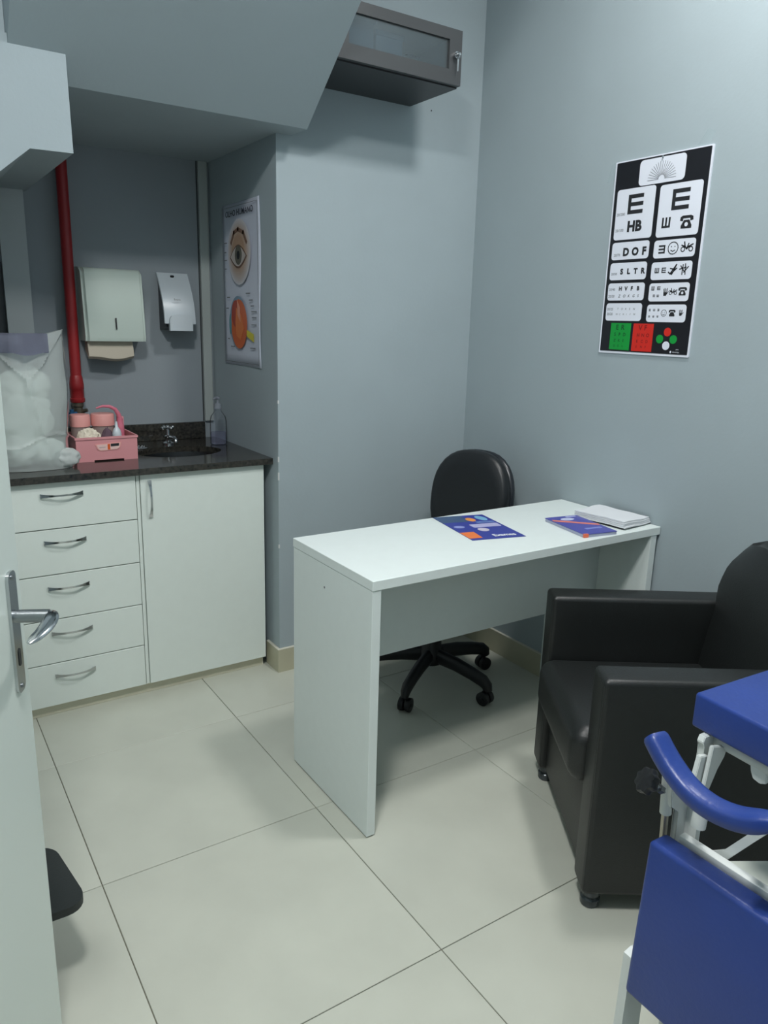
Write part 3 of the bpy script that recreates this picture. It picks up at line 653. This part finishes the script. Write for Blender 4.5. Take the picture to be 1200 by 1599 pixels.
obj('printing', bm, grey, p, False); [obj('size_number', add_text(bmesh.new(), fc, *q_), grey, p, False) for q_ in (('20/25', 0.021, 0.142, 0.008, n2, 0.01), ('20/20', 0.021, 0.126, 0.008, n2, 0.01))]
p = panel(0.186, 0.333, 0.106, 0.160); bm = bmesh.new()
for k in range(3): bigE(bm, 0.194+0.0165*k, 0.14, 0.007, 0.007, k); bigE(bm, 0.194+0.0165*k, 0.12, 0.006, 0.006, 2-k)
face_icon(bm, 0.252, 0.134, 0.010); phone(bm, 0.27, 0.124, 0.025); hand(bm, 0.305, 0.126, 0.019); ink(bm, p)
gpn = obj('green_panel', prism(fc, [(0.045, 0.013), (0.129, 0.012), (0.129, 0.1005), (0.045, 0.1005)], 0.0046, n1), cgr, ec, False)
rpn = obj('red_panel', prism(fc, [(0.139, 0.011), (0.2195, 0.011), (0.2195, 0.1), (0.139, 0.1)], 0.0046, n1), crd, ec, False)
for pn, u0, rows, m in ((gpn, 0.045, ('ER', 'SPD', 'ZKE', 'OEL'), flat('ink_on_green', (14, 82, 40))), (rpn, 0.139, ('VF', 'HNO', 'ECD', 'SNF'), flat('ink_on_red', (128, 26, 24)))):
    bm = bmesh.new()
    for r_, s in enumerate(rows):
        hh = (0.016, 0.011, 0.009, 0.007)[r_]; w = 0.022 if r_ == 0 else 0.0185; off = 0.022 if r_ == 0 else 0.017
        for k, c_ in enumerate(s): add_text(bm, fc, c_, u0+off+w*k, (0.079, 0.058, 0.039, 0.022)[r_], hh, n2, 0.02)
    obj('printing', bm, m, pn, False)
for (u, v), m, nm in (((0.274, 0.0755), crd, 'red_dot'), ((0.247, 0.053), cgr, 'green_dot'), ((0.298, 0.053), cgr, 'green_dot'), ((0.273, 0.033), whi, 'white_dot')):
    obj(nm, prism(fc, ell(u, v, 0.0135), 0.0046, n1), m, ec, False)
bm = add_text(bmesh.new(), fc, 'para', 0.312, 0.021, 0.004, n1); add_prism(bm, fc, ell(0.293, 0.014, 0.003, 0.004, 8), 0.0046, n1); add_text(bm, fc, 'oftalmologia', 0.3, 0.0125, 0.004, n1, 0, 0.9)
obj('maker_print', bm, whi, ec, False)
obj('hanging_nail', lathe([(0.003, 0), (0.003, 0.004)], (-0.008, -0.718-0.186, 1.302+0.602), 8), chrome, ec)
# clear tape on the corners and old tape traces on the wall
tp = glassy('clear_tape', (254, 255, 255), 0.05, 0.3, 0.03, (240, 244, 246))
for tpts in ([(-0.035, 0.555), (-0.02, 0.61), (0.012, 0.62), (-0.002, 0.56)], [(0.3, 0.618), (0.33, 0.66), (0.358, 0.65), (0.34, 0.614)]):
    obj('clear_tape', prism(fc, tpts, 0.0005, 0.001), tp, ec, False)

# ------------------------------------------------------------------ overhead cabinet
KX0, KX1, KY, KZ0, KZ1 = -0.834, -0.345, -0.30, 2.17, 2.342
oc = thing('wall_cabinet', 'black wall cabinet with a glass flap door high on the back wall', 'cabinet', (-0.6, 0, KZ0))
t = 0.015; bm = bmesh.new()
add_box(bm, KX0, KX1, KY+0.02, -0.001, KZ0, KZ0+t); add_box(bm, KX0, KX1, KY+0.02, -0.001, KZ1-t, KZ1)
add_box(bm, KX0, KX0+t, KY+0.02, -0.001, KZ0+t, KZ1-t); add_box(bm, KX1-t, KX1, KY+0.02, -0.001, KZ0+t, KZ1-t)
obj('carcass', bm, cabm, oc, False)
obj('back_panel', box(KX0+t, KX1-t, -0.005, -0.001, KZ0+t, KZ1-t), flat('cabinet_inside', (160, 168, 174)), oc, False)
bm = bmesh.new(); fz0, fz1 = KZ0+0.004, KZ1
add_box(bm, KX0, KX1, KY, KY+0.017, fz0, fz0+0.045); add_box(bm, KX0, KX1, KY, KY+0.017, fz1-0.034, fz1)
add_box(bm, KX0, KX0+0.045, KY, KY+0.017, fz0+0.045, fz1-0.034); add_box(bm, KX1-0.052, KX1, KY, KY+0.017, fz0+0.045, fz1-0.034)
flap = obj('flap_door', bm, flat('cabinet_front', (64, 66, 68), 0.35), oc, False)
obj('glass_pane', box(KX0+0.04, KX1-0.047, KY+0.006, KY+0.010, fz0+0.04, fz1-0.03), glassm, flap, False)
kx, kz = -0.372, 2.262
ky = Fr((kx, KY, kz), (1, 0, 0), (0, 0, 1), (0, -1, 0))
obj('lock', prism(ky, ell(0, 0, 0.011), 0, 0.012), chrome, flap)
kb = bmesh.new(); strokes(kb, ky, [[(0.0+0.008*math.cos(k*PI/6), -0.002+0.009*math.sin(k*PI/6)) for k in range(13)]], 0.003, 0.016, 0.019)
add_prism(kb, ky, [(-0.002, -0.01), (0.004, -0.01), (0.003, -0.05), (-0.001, -0.05)], 0.014, 0.016); add_prism(kb, ky, ell(0, 0, 0.004), 0.01, 0.026)
obj('key', kb, chrome, flap)
# boxes stored behind the glass
for (x0, x1, z1, lb) in ((-0.80, -0.672, 2.318, 'blue translucent box at the left inside the wall cabinet'), (-0.665, -0.56, 2.29, 'lower blue translucent box in the middle of the wall cabinet')):
    o = obj('storage_box', box(x0, x1, -0.26, -0.06, KZ0+t+0.0005, z1, bev=0.006), boxm); tag(o, lb, 'box')
    obj('box_lid', box(x0-0.003, x1+0.003, -0.263, -0.057, z1-0.012, z1+0.003, bev=0.002), boxm, o)
o = obj('plastic_wrap', blob((-0.475, -0.16, KZ0+t+0.05), 0.05, 0.4, 20, 4, (1.1, 1.0, 0.8), 4), bagm); tag(o, 'crumpled clear plastic wrap inside the wall cabinet right of the boxes', 'wrap')
o = obj('screw_hole', lathe([(0.003, 0), (0.003, 0.0006)], (0, 0, 0), 8), inkm, None); o.rotation_euler = (PI/2, 0, 0); o.location = (-0.245, 0.0, 2.172); o['kind'] = 'structure'; o.name = 'trim_5'

# ------------------------------------------------------------------ desk
DX0, DX1, DYF, DYB, DZ = -1.137, -0.004, -1.053, -0.605, 0.75
dk = thing('desk', 'white laminate desk with panel sides and modesty panel against the right wall', 'desk', (-0.57, -0.83, 0))
obj('desktop', box(DX0, DX1, DYF, DYB, DZ-0.027, DZ, bev=0.0012, seg=1), deskm, dk, False)
lp = obj('side_panel', box(DX0+0.001, DX0+0.028, DYF+0.002, DYB-0.002, 0.004, DZ-0.0275, bev=0.001, seg=1), deskm, dk, False)
fl = Fr((DX0+0.001, 0, 0), (0, -1, 0), (0, 0, 1), (-1, 0, 0))
bm = prism(fl, ell(0.80, 0.655, 0.0035, n=10), 0, 0.0006)
obj('screw_cap', bm, grey, lp, False)
obj('side_panel', box(-0.046, -0.017, DYF+0.002, DYB-0.002, 0.004, DZ-0.0275, bev=0.001, seg=1), deskm, dk, False)
obj('modesty_panel', box(DX0+0.0285, -0.0465, -0.845, -0.828, 0.425, DZ-0.0275), deskm, dk, False)
for x in (DX0+0.014, -0.032):
    for y in (DYF+0.06, DYB-0.06): obj('glide_foot', lathe([(0.009, 0), (0.009, 0.004)], (x, y, 0), 10), blkp, dk)

# items on the desk
def quadframe(BL, BR, TL, z): return Fr((BL[0], BL[1], z), (BR[0]-BL[0], BR[1]-BL[1], 0), (TL[0]-BL[0], TL[1]-BL[1], 0), (0, 0, 1))
q = quadframe((-0.674, -0.885), (-0.494, -0.927), (-0.618, -0.610), DZ)
br = thing('leaflet', 'flat blue leaflet with an orange square near the middle of the desk', 'leaflet', (-0.58, -0.77, DZ))
obj('sheet', prism(q, [(0, 0), (1, 0), (1, 1), (0, 1)], 0.0006, 0.0016), flat('leaflet_blue', (50, 60, 150), 0.3), br, False)
def onq(name, pts, c, k=0): return obj(name, prism(q, pts, 0.0016+k*0.0003, 0.0019+k*0.0003), flat('lf_%d_%d_%d' % c, c, 0.35), br, False)
onq('corner_shade', [(0, 0.72), (0.5, 0.72), (0.55, 1), (0, 1)], (62, 86, 122))
onq('orange_block', [(0.0, 0.06), (0.24, 0.06), (0.26, 0.30), (0.0, 0.30)], (232, 122, 60))
onq('orange_oval', ell(0.60, 0.80, 0.085, 0.085), (226, 150, 78))
onq('light_blue_blob', ell(0.84, 0.84, 0.09, 0.11, rot=0.4), (120, 176, 210))
onq('pale_band', rrect(0.4, 0.95, 0.46, 0.6, 0.03), (176, 176, 214))
onq('white_oval', ell(0.5, 0.36, 0.1, 0.07), (196, 190, 206), 1)
onq('small_mark', ell(0.16, 0.52, 0.1, 0.05), (140, 150, 210), 1)
onq('caption_bar', rrect(0.6, 0.95, 0.62, 0.70, 0.02), (92, 116, 176), 1)
qt = Fr(q.O, q.U, q.V, (0, 0, 1)); qt.U = q.U.copy(); qt.V = q.V.copy()
bm = add_text(bmesh.new(), qt, 'Exames', 0.47, 0.07, 0.08, 0.0024, 0.03, 1.2)
obj('lettering', bm, flat('leaflet_text', (226, 230, 240)), br, False)
q = quadframe((-0.344, -1.028), (-0.216, -1.048), (-0.305, -0.818), DZ)
bk = thing('booklet', 'thicker blue booklet with an orange stripe beside the paper stack', 'booklet', (-0.26, -0.93, DZ))
obj('pages', prism(q, [(0.01, 0.01), (0.99, 0.005), (0.99, 0.99), (0.01, 0.99)], 0.0005, 0.010), flat('page_grey', (170, 176, 196), 0.7), bk, False)
obj('cover', prism(q, [(0, 0), (1, 0), (1, 1), (0, 1)], 0.010, 0.0115), flat('booklet_blue', (66, 68, 160), 0.3), bk, False)
def onb(name, pts, c): return obj(name, prism(q, pts, 0.0115, 0.012), flat('bk_%d_%d_%d' % c, c, 0.4), bk, False)
onb('orange_stripe', [(0, 0.78), (0.06, 0.86), (1.0, 0.44), (0.95, 0.36)], (214, 122, 110))
onb('white_picture', ell(0.5, 0.82, 0.2, 0.07), (190, 196, 226)); onb('pale_title', rrect(0.35, 0.85, 0.22, 0.29, 0.02), (120, 130, 200)); onb('top_mark', rrect(0.6, 0.9, 0.92, 0.97, 0.01), (180, 186, 226))
obj('orange_corner', prism(q, [(-0.003, -0.002), (0.13, -0.002), (0.10, 0.028), (-0.003, 0.03)], 0.001, 0.0122), flat('corner_orange', (226, 110, 80)), bk, False)
# paper stack with dark folder beneath
cx, cy = -0.088, -0.918
def sheetq(name, w, h, rot, z0, z1, m, parent, dx=0, dy=0, wav=0.0):
    bm = bmesh.new(); n = 10; c, s = math.cos(rot), math.sin(rot); top = []; bot = []
    for i in range(n+1):
        for j in range(n+1):
            a, b = (i/n-0.5)*w, (j/n-0.5)*h; x, y = cx+dx+a*c-b*s, cy+dy+a*s+b*c
            zz = wav*(noise.noise(Vector((a*14, b*12, 3.7)))*0.5+noise.noise(Vector((a*30, b*26, z0*20)))*0.12)
            top.append(bm.verts.new((x, y, z1+zz))); bot.append(bm.verts.new((x, y, z0+zz*0.9)))
    I = lambda i, j: i*(n+1)+j
    for i in range(n):
        for j in range(n):
            bm.faces.new((top[I(i, j)], top[I(i+1, j)], top[I(i+1, j+1)], top[I(i, j+1)])); bm.faces.new((bot[I(i, j+1)], bot[I(i+1, j+1)], bot[I(i+1, j)], bot[I(i, j)]))
    for i in range(n):
        for a, b in ((I(i, 0), I(i+1, 0)), (I(i, n), I(i+1, n)), (I(0, i), I(0, i+1)), (I(n, i), I(n, i+1))): bm.faces.new((top[a], bot[a], bot[b], top[b]))
    return obj(name, bm, m, parent)
f = sheetq('folder', 0.155, 0.19, 0.06, DZ+0.0005, DZ+0.003, inkm, None, 0.005, 0.0); tag(f, 'thin black folder under the stack of white papers', 'folder')
ps = thing('paper_stack', 'stack of folded white papers at the wall end of the desk', 'papers', (cx, cy, DZ+0.004))
for k in range(4): sheetq('folded_sheet', 0.148-0.003*k, 0.20, 0.10+random.uniform(-0.05, 0.05), DZ+0.006+0.0052*k, DZ+0.0102+0.0052*k, paper, ps, -0.004+random.uniform(-0.002, 0.002), random.uniform(-0.006, 0.006), 0.008)

# ------------------------------------------------------------------ office chair
oc2 = thing('office_chair', 'black swivel office chair behind the desk', 'chair', (-0.42, -0.38, 0), math.atan2(-0.33, -0.944)-(-PI/2), worldc=False)
# local frame: front is -y
rz = oc2.rotation_euler.z
for k in range(5):
    a = math.radians((-147+72*k))-rz
    c, s = math.cos(a), math.sin(a)
    arm = tube([(0.02*c, 0.02*s, 0.12), (0.12*c, 0.12*s, 0.115), (0.2*c, 0.2*s, 0.102), (0.25*c, 0.25*s, 0.09), (0.268*c, 0.268*s, 0.076), (0.274*c, 0.274*s, 0.058)], [0.031, 0.029, 0.027, 0.026, 0.023, 0.018], prof=[(0.75*math.cos(2*PI*q_/14), math.sin(2*PI*q_/14)) for q_ in range(14)])
    ao = obj('base_arm', arm, blkp, oc2)
    cs = bmesh.new(); tx, ty = -s, c
    cx_, cy_ = 0.262*c, 0.262*s
    for sgn in (-1, 1):
        add_tube(cs, [(cx_+tx*0.004*sgn, cy_+ty*0.004*sgn, 0.0265), (cx_+tx*0.010*sgn, cy_+ty*0.010*sgn, 0.0265), (cx_+tx*0.022*sgn, cy_+ty*0.022*sgn, 0.0265), (cx_+tx*0.024*sgn, cy_+ty*0.024*sgn, 0.0265)], [0.024, 0.0262, 0.0262, 0.022], 20)
    add_tube(cs, [(cx_, cy_, 0.02), (cx_, cy_, 0.07)], 0.007, 8)
    add_tube(cs, [(cx_-tx*0.026, cy_-ty*0.026, 0.0265), (cx_+tx*0.026, cy_+ty*0.026, 0.0265)], 0.007, 10)
    obj('caster', cs, blkp, ao)
obj('hub', lathe([(0.042, 0.085), (0.047, 0.095), (0.046, 0.14), (0.038, 0.15), (0.036, 0.26), (0.026, 0.265), (0.026, 0.4)], (0, 0, 0), 24), blkp, oc2)
obj('mechanism', box(-0.08, 0.08, -0.12, 0.14, 0.395, 0.425, bev=0.008), blkp, oc2)
def pad(w, d, z0, z1, e=2.6, crown=0.015, n=40, axis='z'):
    bm = bmesh.new(); prof = [(0.93, 0.0), (0.985, 0.12), (1.0, 0.35), (1.0, 0.6), (0.975, 0.82), (0.92, 0.96), (0.7, 1.06), (0.35, 1.12)]
    rings = []
    for r, h in prof:
        ring = []
        for k in range(n):
            a = 2*PI*k/n; c, s = math.cos(a), math.sin(a); q = (abs(c)**e+abs(s)**e)**(-1/e)
            ring.append(bm.verts.new((w/2*r*q*c, d/2*r*q*s, z0+(z1-z0)*h)))
        rings.append(ring)
    for a, b in zip(rings, rings[1:]):
        for k in range(n): bm.faces.new((a[k], a[(k+1) % n], b[(k+1) % n], b[k]))
    bm.faces.new(rings[0][::-1]); bm.faces.new(rings[-1]); return bm
st = pad(0.45, 0.43, 0.425, 0.49); obj('seat', st, blk2, oc2)
obj('back_bracket', tube([(0, 0.1, 0.41), (0, 0.22, 0.41), (0, 0.275, 0.43), (0, 0.29, 0.5), (0, 0.275, 0.62)], 0.018, prof=[(1.6*math.cos(2*PI*q_/12), 0.6*math.sin(2*PI*q_/12)) for q_ in range(12)]), blkp, oc2)
bk_ = pad(0.345, 0.40, 0, 0.055, 2.5)
mt = Matrix.Translation((0.0, 0.262, 0.700)) @ Matrix.Rotation(math.radians(8), 4, 'X').inverted() @ Matrix.Rotation(PI/2, 4, 'X')
for v in bk_.verts: v.co.z += -0.45*v.co.x**2*-1.0 if False else 0.5*v.co.x**2
bmesh.ops.transform(bk_, matrix=mt, verts=bk_.verts); obj('backrest', bk_, blk2, oc2)
bs = pad(0.352, 0.405, -0.03, 0.002, 2.5)
for v in bs.verts: v.co.z += 0.5*v.co.x**2
bmesh.ops.transform(bs, matrix=mt, verts=bs.verts); obj('back_shell', bs, mat('shell_plastic', (34, 38, 44), 0.3), oc2)

# ------------------------------------------------------------------ armchair
fdir = Vector((0.549, 0.836))     # near -> far along the front
bdir = Vector((0.836, -0.549))    # front -> back
Wd = 0.62
ac = thing('armchair', 'black leatherette armchair turned toward the desk at the right wall', 'armchair', (-0.841, -1.557, 0), math.atan2(fdir.y, fdir.x)-PI/2, worldc=False)
# local: +y across the front to the far arm, +x to the back, origin at near front outer corner
D = 0.575; AW = 0.09
for y0 in (0.0, Wd-AW):
    bm = bmesh.new(); add_box(bm, 0.0, D, y0, y0+AW, 0.055, 0.622, bev=0.014, seg=4)
    bmesh.ops.subdivide_edges(bm, edges=[e for e in bm.edges if e.calc_length() > 0.3], cuts=6, use_grid_fill=True)
    a_ = obj('armrest', bm, blk, ac)
    # welt seam along the front edges
    pb_ = bmesh.new()
    for yy in (y0+0.006, y0+AW-0.006): add_tube(pb_, [(0.004, yy, 0.07), (0.004, yy, 0.605)], 0.0022, 6)
    obj('piping', pb_, blk, a_)
obj('front_panel', box(0.02, 0.05, AW+0.001, Wd-AW-0.001, 0.055, 0.30, bev=0.008, seg=3), blk, ac)
obj('seat_base', box(0.05, D-0.01, AW+0.001, Wd-AW-0.001, 0.06, 0.28), blk, ac)
bm = bmesh.new(); add_box(bm, -0.03, 0.47, AW+0.003, Wd-AW-0.003, 0.29, 0.435, bev=0.04, seg=6)
for v in bm.verts:
    s = max(0, 1-abs((v.co.y-Wd/2)/(Wd/2-AW))**3)*max(0, 1-abs((v.co.x-0.22)/0.26)**4)
    if v.co.z > 0.36: v.co.z += 0.02*s
obj('seat_cushion', bm, blk, ac)
# backrest: leaning cushion with rounded top
bm = bmesh.new(); ny, nz = 16, 18; fr_, bk2 = [], []
for j in range(nz+1):
    s = j/nz; z = 0.30+0.545*s; rowf, rowb = [], []
    for i in range(ny+1):
        u = i/ny*2-1
        tz = z
        if s > 0.8: tz = z-0.06*abs(u)**3*((s-0.8)/0.2)
        hw = (Wd/2-AW-0.004) if z < 0.6 else (Wd/2-AW-0.004)+0.03*min(1, (z-0.6)/0.06)
        hw *= 1-0.08*max(0, s-0.75)/0.25
        xf = 0.405+0.10*s+0.03*u*u*0.8-0.018*math.sin(s*PI)+0.02*(s**8)
        xb = min(D+0.0, 0.52+0.045*s+0.02)
        rowf.append(bm.verts.new((xf, Wd/2+u*hw, tz))); rowb.append(bm.verts.new((max(xb, xf+0.03), Wd/2+u*hw, tz)))
    fr_.append(rowf); bk2.append(rowb)
for j in range(nz):
    for i in range(ny):
        bm.faces.new((fr_[j][i], fr_[j][i+1], fr_[j+1][i+1], fr_[j+1][i])); bm.faces.new((bk2[j][i+1], bk2[j][i], bk2[j+1][i], bk2[j+1][i+1]))
    for i in (0, ny): bm.faces.new((fr_[j][i], bk2[j][i], bk2[j+1][i], fr_[j+1][i]))
for i in range(ny):
    for j in (0, nz): bm.faces.new((fr_[j][i], fr_[j][i+1], bk2[j][i+1], bk2[j][i]))
bmesh.ops.recalc_face_normals(bm, faces=bm.faces)
es = [e for e in bm.edges if e.is_manifold and e.calc_face_angle(0) > 0.9]
bmesh.ops.bevel(bm, geom=es, offset=0.018, segments=3, affect='EDGES')
obj('backrest', bm, blk, ac)
for x_, y_ in ((0.035, 0.045), (0.035, Wd-0.045), (D-0.05, 0.045), (D-0.05, Wd-0.045)):
    obj('foot', lathe([(0.022, 0), (0.024, 0.004), (0.024, 0.02), (0.02, 0.024), (0.021, 0.028), (0.026, 0.036), (0.026, 0.056)], (x_, y_, 0), 20), mat('grey_foot', (70, 76, 80), 0.25, metal=0.4), ac)

# ------------------------------------------------------------------ examination chair with blue pads
ex = thing('examination_chair', 'white framed examination chair with blue vinyl pads in the right foreground', 'chair', (-0.9, -2.2, 0))
def pad_box(x0, x1, y0, y1, z0, z1, b=0.012, mtx=None):
    bm = bmesh.new(); add_box(bm, x0, x1, y0, y1, z0, z1, bev=b, seg=4)
    if mtx is not None: bmesh.ops.transform(bm, matrix=mtx, verts=bm.verts)
    return bm
rot = lambda deg, p, ax: Matrix.Translation(p) @ Matrix.Rotation(math.radians(deg), 4, ax) @ Matrix.Translation(-Vector(p))
P1 = (-1.040, -1.898, 0.802)
obj('seat_cushion', pad_box(-1.040, -0.56, -2.50, -1.898, 0.740, 0.802, 0.006, rot(-3.5, P1, 'Z')), blue, ex)
P2 = (-1.172, -1.940, 0.60)
obj('leg_cushion', pad_box(-1.178, -1.133, -2.50, -1.940, 0.315, 0.60, 0.008, rot(3, P2, 'Y')), blue, ex)
bm = bmesh.new()
rc = lambda a, b: [(-a, -b), (a, -b), (a, b), (-a, b)]
S = rot(-3.5, P1, 'Z')
def w_(x, y, z): return S @ Vector((x, y, z))
add_tube(bm, [w_(-1.012, -1.925, 0.7265), w_(-1.012, -2.47, 0.7265)], 0.0125, 14)
add_tube(bm, [w_(-0.60, -1.93, 0.7265), w_(-0.60, -2.47, 0.7265)], 0.0125, 14)
for yy in (-1.96, -2.44): add_tube(bm, [w_(-1.012, yy, 0.7265), w_(-0.60, yy, 0.7265)], 0.011, 12)
obj('seat_frame', bm, whm, ex)
fy_ = Fr((0, 0, 0), (0, 1, 0), (0, 0, 1), (1, 0, 0)); fxz = Fr((0, 0, 0), (1, 0, 0), (0, 0, 1), (0, 1, 0))
def plate_(name, fr, pts, a, b, bev=0.0012):
    bm = prism(fr, pts, a, b)
    if bev: bmesh.ops.bevel(bm, geom=list(bm.edges), offset=bev, segments=2, affect='EDGES')
    return obj(name, bm, whm, ex)
plate_('hook_bracket', fy_, [(-2.000, 0.722), (-2.028, 0.724), (-2.030, 0.700), (-2.020, 0.695), (-2.008, 0.698), (-2.003, 0.708)], -1.028, -1.004)
plate_('hinge_strap', fxz, [(-1.055, 0.730), (-1.050, 0.740), (-1.026, 0.740), (-1.008, 0.728), (-1.010, 0.716), (-1.026, 0.722), (-1.031, 0.700), (-1.034, 0.675), (-1.040, 0.640), (-1.056, 0.640), (-1.048, 0.705), (-1.049, 0.722)], -1.934, -1.922)
plate_('support_plate', fxz, [(-1.073, 0.717), (-1.052, 0.712), (-1.045, 0.697), (-1.050, 0.640), (-1.090, 0.640)], -1.945, -1.936)
plate_('gusset', fxz, [(-1.058, 0.735), (-1.016, 0.723), (-1.021, 0.706), (-1.038, 0.688), (-1.052, 0.655), (-1.068, 0.655)], -1.954, -1.947)
plate_('link_plate', fxz, [(-1.142, 0.697), (-1.128, 0.690), (-1.070, 0.628), (-1.058, 0.582), (-1.052, 0.520), (-1.112, 0.520), (-1.112, 0.630), (-1.135, 0.645)], -1.944, -1.934)
plate_('link_rib', fxz, [(-1.122, 0.676), (-1.117, 0.681), (-1.064, 0.622), (-1.070, 0.616)], -1.956, -1.944, 0.0008)
def bar(pts, a, b, name='frame_bar', m=whm):
    return obj(name, tube(pts, 1.0, prof=rc(a, b)), m, ex, False)
bar([(-1.085, -1.945, 0.66), (-1.085, -1.945, 0.30)], 0.020, 0.006, 'upright_bar')
bm = bmesh.new()
for (x, y) in ((-1.10, -1.97), (-1.10, -2.47), (-0.58, -1.99), (-0.58, -2.47)):
    add_tube(bm, [(x, y, 0.0), (x, y, 0.56 if x < -1 else 0.716)], 0.014, 12)
add_tube(bm, [(-1.10, -1.97, 0.56), (-1.10, -2.47, 0.56)], 0.013, 12)
for y in (-1.99, -2.47): add_tube(bm, [(-1.10, y, 0.12), (-0.58, y, 0.12)], 0.012, 12)
obj('base_frame', bm, whm, ex)
obj('leg_rest_rail', box(-1.1265, -1.111, -2.48, -1.958, 0.585, 0.601, bev=0.002), whm, ex)
obj('leg_rest_bracket', prism(Fr((-1.15, -1.93, 0), (1, 0, 0), (0, 0, 1), (0, 1, 0)), [(-0.045, 0.0), (0.01, 0.0), (0.01, 0.375), (-0.018, 0.382), (-0.035, 0.378)], -0.012, 0.004), whm, ex, False)
ft = Fr((0, 0, 0.452), (1, 0, 0), (0, 1, 0), (0, 0, 1))
obj('tray_panel', prism(ft, [(-0.940, -1.944), (-0.70, -2.09), (-0.75, -2.45), (-1.06, -2.45), (-1.06, -2.10), (-0.960, -1.955)], 0.0, 0.012), mat('tray_white', (200, 206, 196), 0.4), ex, False)
path = [(-1.194, -1.938, 0.789), (-1.196, -1.948, 0.781), (-1.199, -1.967, 0.765), (-1.203, -1.996, 0.748), (-1.206, -2.024, 0.739), (-1.208, -2.053, 0.737), (-1.206, -2.081, 0.740), (-1.202, -2.105, 0.747), (-1.199, -2.134, 0.764)]
pf = [(math.copysign(abs(math.cos(t_))**0.6, math.cos(t_))*0.0185, math.copysign(abs(math.sin(t_))**0.6, math.sin(t_))*0.0145) for t_ in [2*PI*k/20 for k in range(20)]]
pp = []
for a, b in zip(path, path[1:]):
    for k in range(3): pp.append(Vector(a).lerp(Vector(b), k/3))
pp.append(Vector(path[-1]))
for _ in range(3): pp = [pp[0]]+[(pp[k-1]+pp[k]*2+pp[k+1])/4 for k in range(1, len(pp)-1)]+[pp[-1]]
rr_ = [0.86, 0.98]+[1.0]*(len(pp)-5)+[0.97, 0.88, 0.6]
obj('curved_pad', tube(pp, rr_, prof=pf), blue, ex)
# clamp tube, rod and knob
def tb(name, pts, r, m=whm, n=16): return obj(name, tube(pts, r, n), m, ex)
tb('clamp_tube', [(-1.134, -1.93, 0.705), (-1.127, -1.93, 0.625)], 0.0095)
tb('steel_rod', [(-1.128, -1.93, 0.63), (-1.122, -1.93, 0.53)], 0.0058, mat('rod_steel', (176, 170, 156), 0.3, metal=0.7))
tb('clamp_tube', [(-1.118, -1.985, 0.672), (-1.122, -1.985, 0.632)], 0.0115)
plate_('support_strap', fy_, [(-1.985, 0.578), (-2.022, 0.606), (-2.058, 0.662), (-2.080, 0.700), (-2.092, 0.690), (-2.062, 0.645), (-2.028, 0.592), (-2.004, 0.572)], -1.104, -1.098, 0.0006)
bar([(-1.101, -2.086, 0.694), (-1.190, -2.09, 0.728)], 0.010, 0.004, 'support_strap')
kd = Vector((-0.72, 0.30, 0.52)).normalized(); k0 = Vector((-1.138, -1.93, 0.668))
kr = tube([k0, k0+kd*0.03], 0.004, 10); add_tube(kr, [k0+kd*0.005, k0+kd*0.013], 0.0075, 6)
obj('knob_screw', kr, steel, ex)
kc = k0+kd*0.03; bm = bmesh.new(); kx_, ky_ = frame_of(kd); n = 48; rings = []
for h, r in ((0, 0.6), (0.002, 0.92), (0.006, 1.0), (0.012, 1.0), (0.016, 0.92), (0.018, 0.55)):
    rings.append([bm.verts.new(kc+kd*h+(kx_*math.cos(2*PI*k/n)+ky_*math.sin(2*PI*k/n))*0.0205*r*(1+0.09*math.cos(8*2*PI*k/n))) for k in range(n)])
for a, b in zip(rings, rings[1:]):
    for k in range(n): bm.faces.new((a[k], a[(k+1) % n], b[(k+1) % n], b[k]))
bm.faces.new(rings[0][::-1]); bm.faces.new(rings[-1])
obj('black_knob', bm, blkp, ex)

# ------------------------------------------------------------------ low stool half hidden behind the door
sx, sy, sz = -2.055, -1.035, 0.2
sl = thing('low_stool', 'low black stool with a rounded flat top half hidden behind the open door', 'stool', (sx, sy, 0), 0)
sf = Fr((sx, sy, 0), (math.cos(-0.30), math.sin(-0.30), 0), (-math.sin(-0.30), math.cos(-0.30), 0), (0, 0, 1))
sf = Fr((-1.972, -1.02, 0), Vector((0.975, -0.02, 0)), Vector((-0.14, 0.99, 0)).normalized(), (0, 0, 1))
bm = bmesh.new(); add_prism(bm, sf, rrect(-0.19, 0.085, -0.115, 0.115, 0.045, 6), sz-0.018, sz); obj('stool_top', bm, mat('black_rubber', (38, 44, 44), 0.6, bump=0.3, bscale=200), sl)
obj('post', lathe([(0.025, 0.02), (0.02, 0.03), (0.02, sz-0.018)], (-2.06, -1.03, 0), 16), blkp, sl)
obj('base_plate', lathe([(0.085, 0), (0.085, 0.008), (0.03, 0.022)], (-2.06, -1.03, 0), 28), blkp, sl)

for o in bpy.data.objects:
    if '_w' in o: del o['_w']
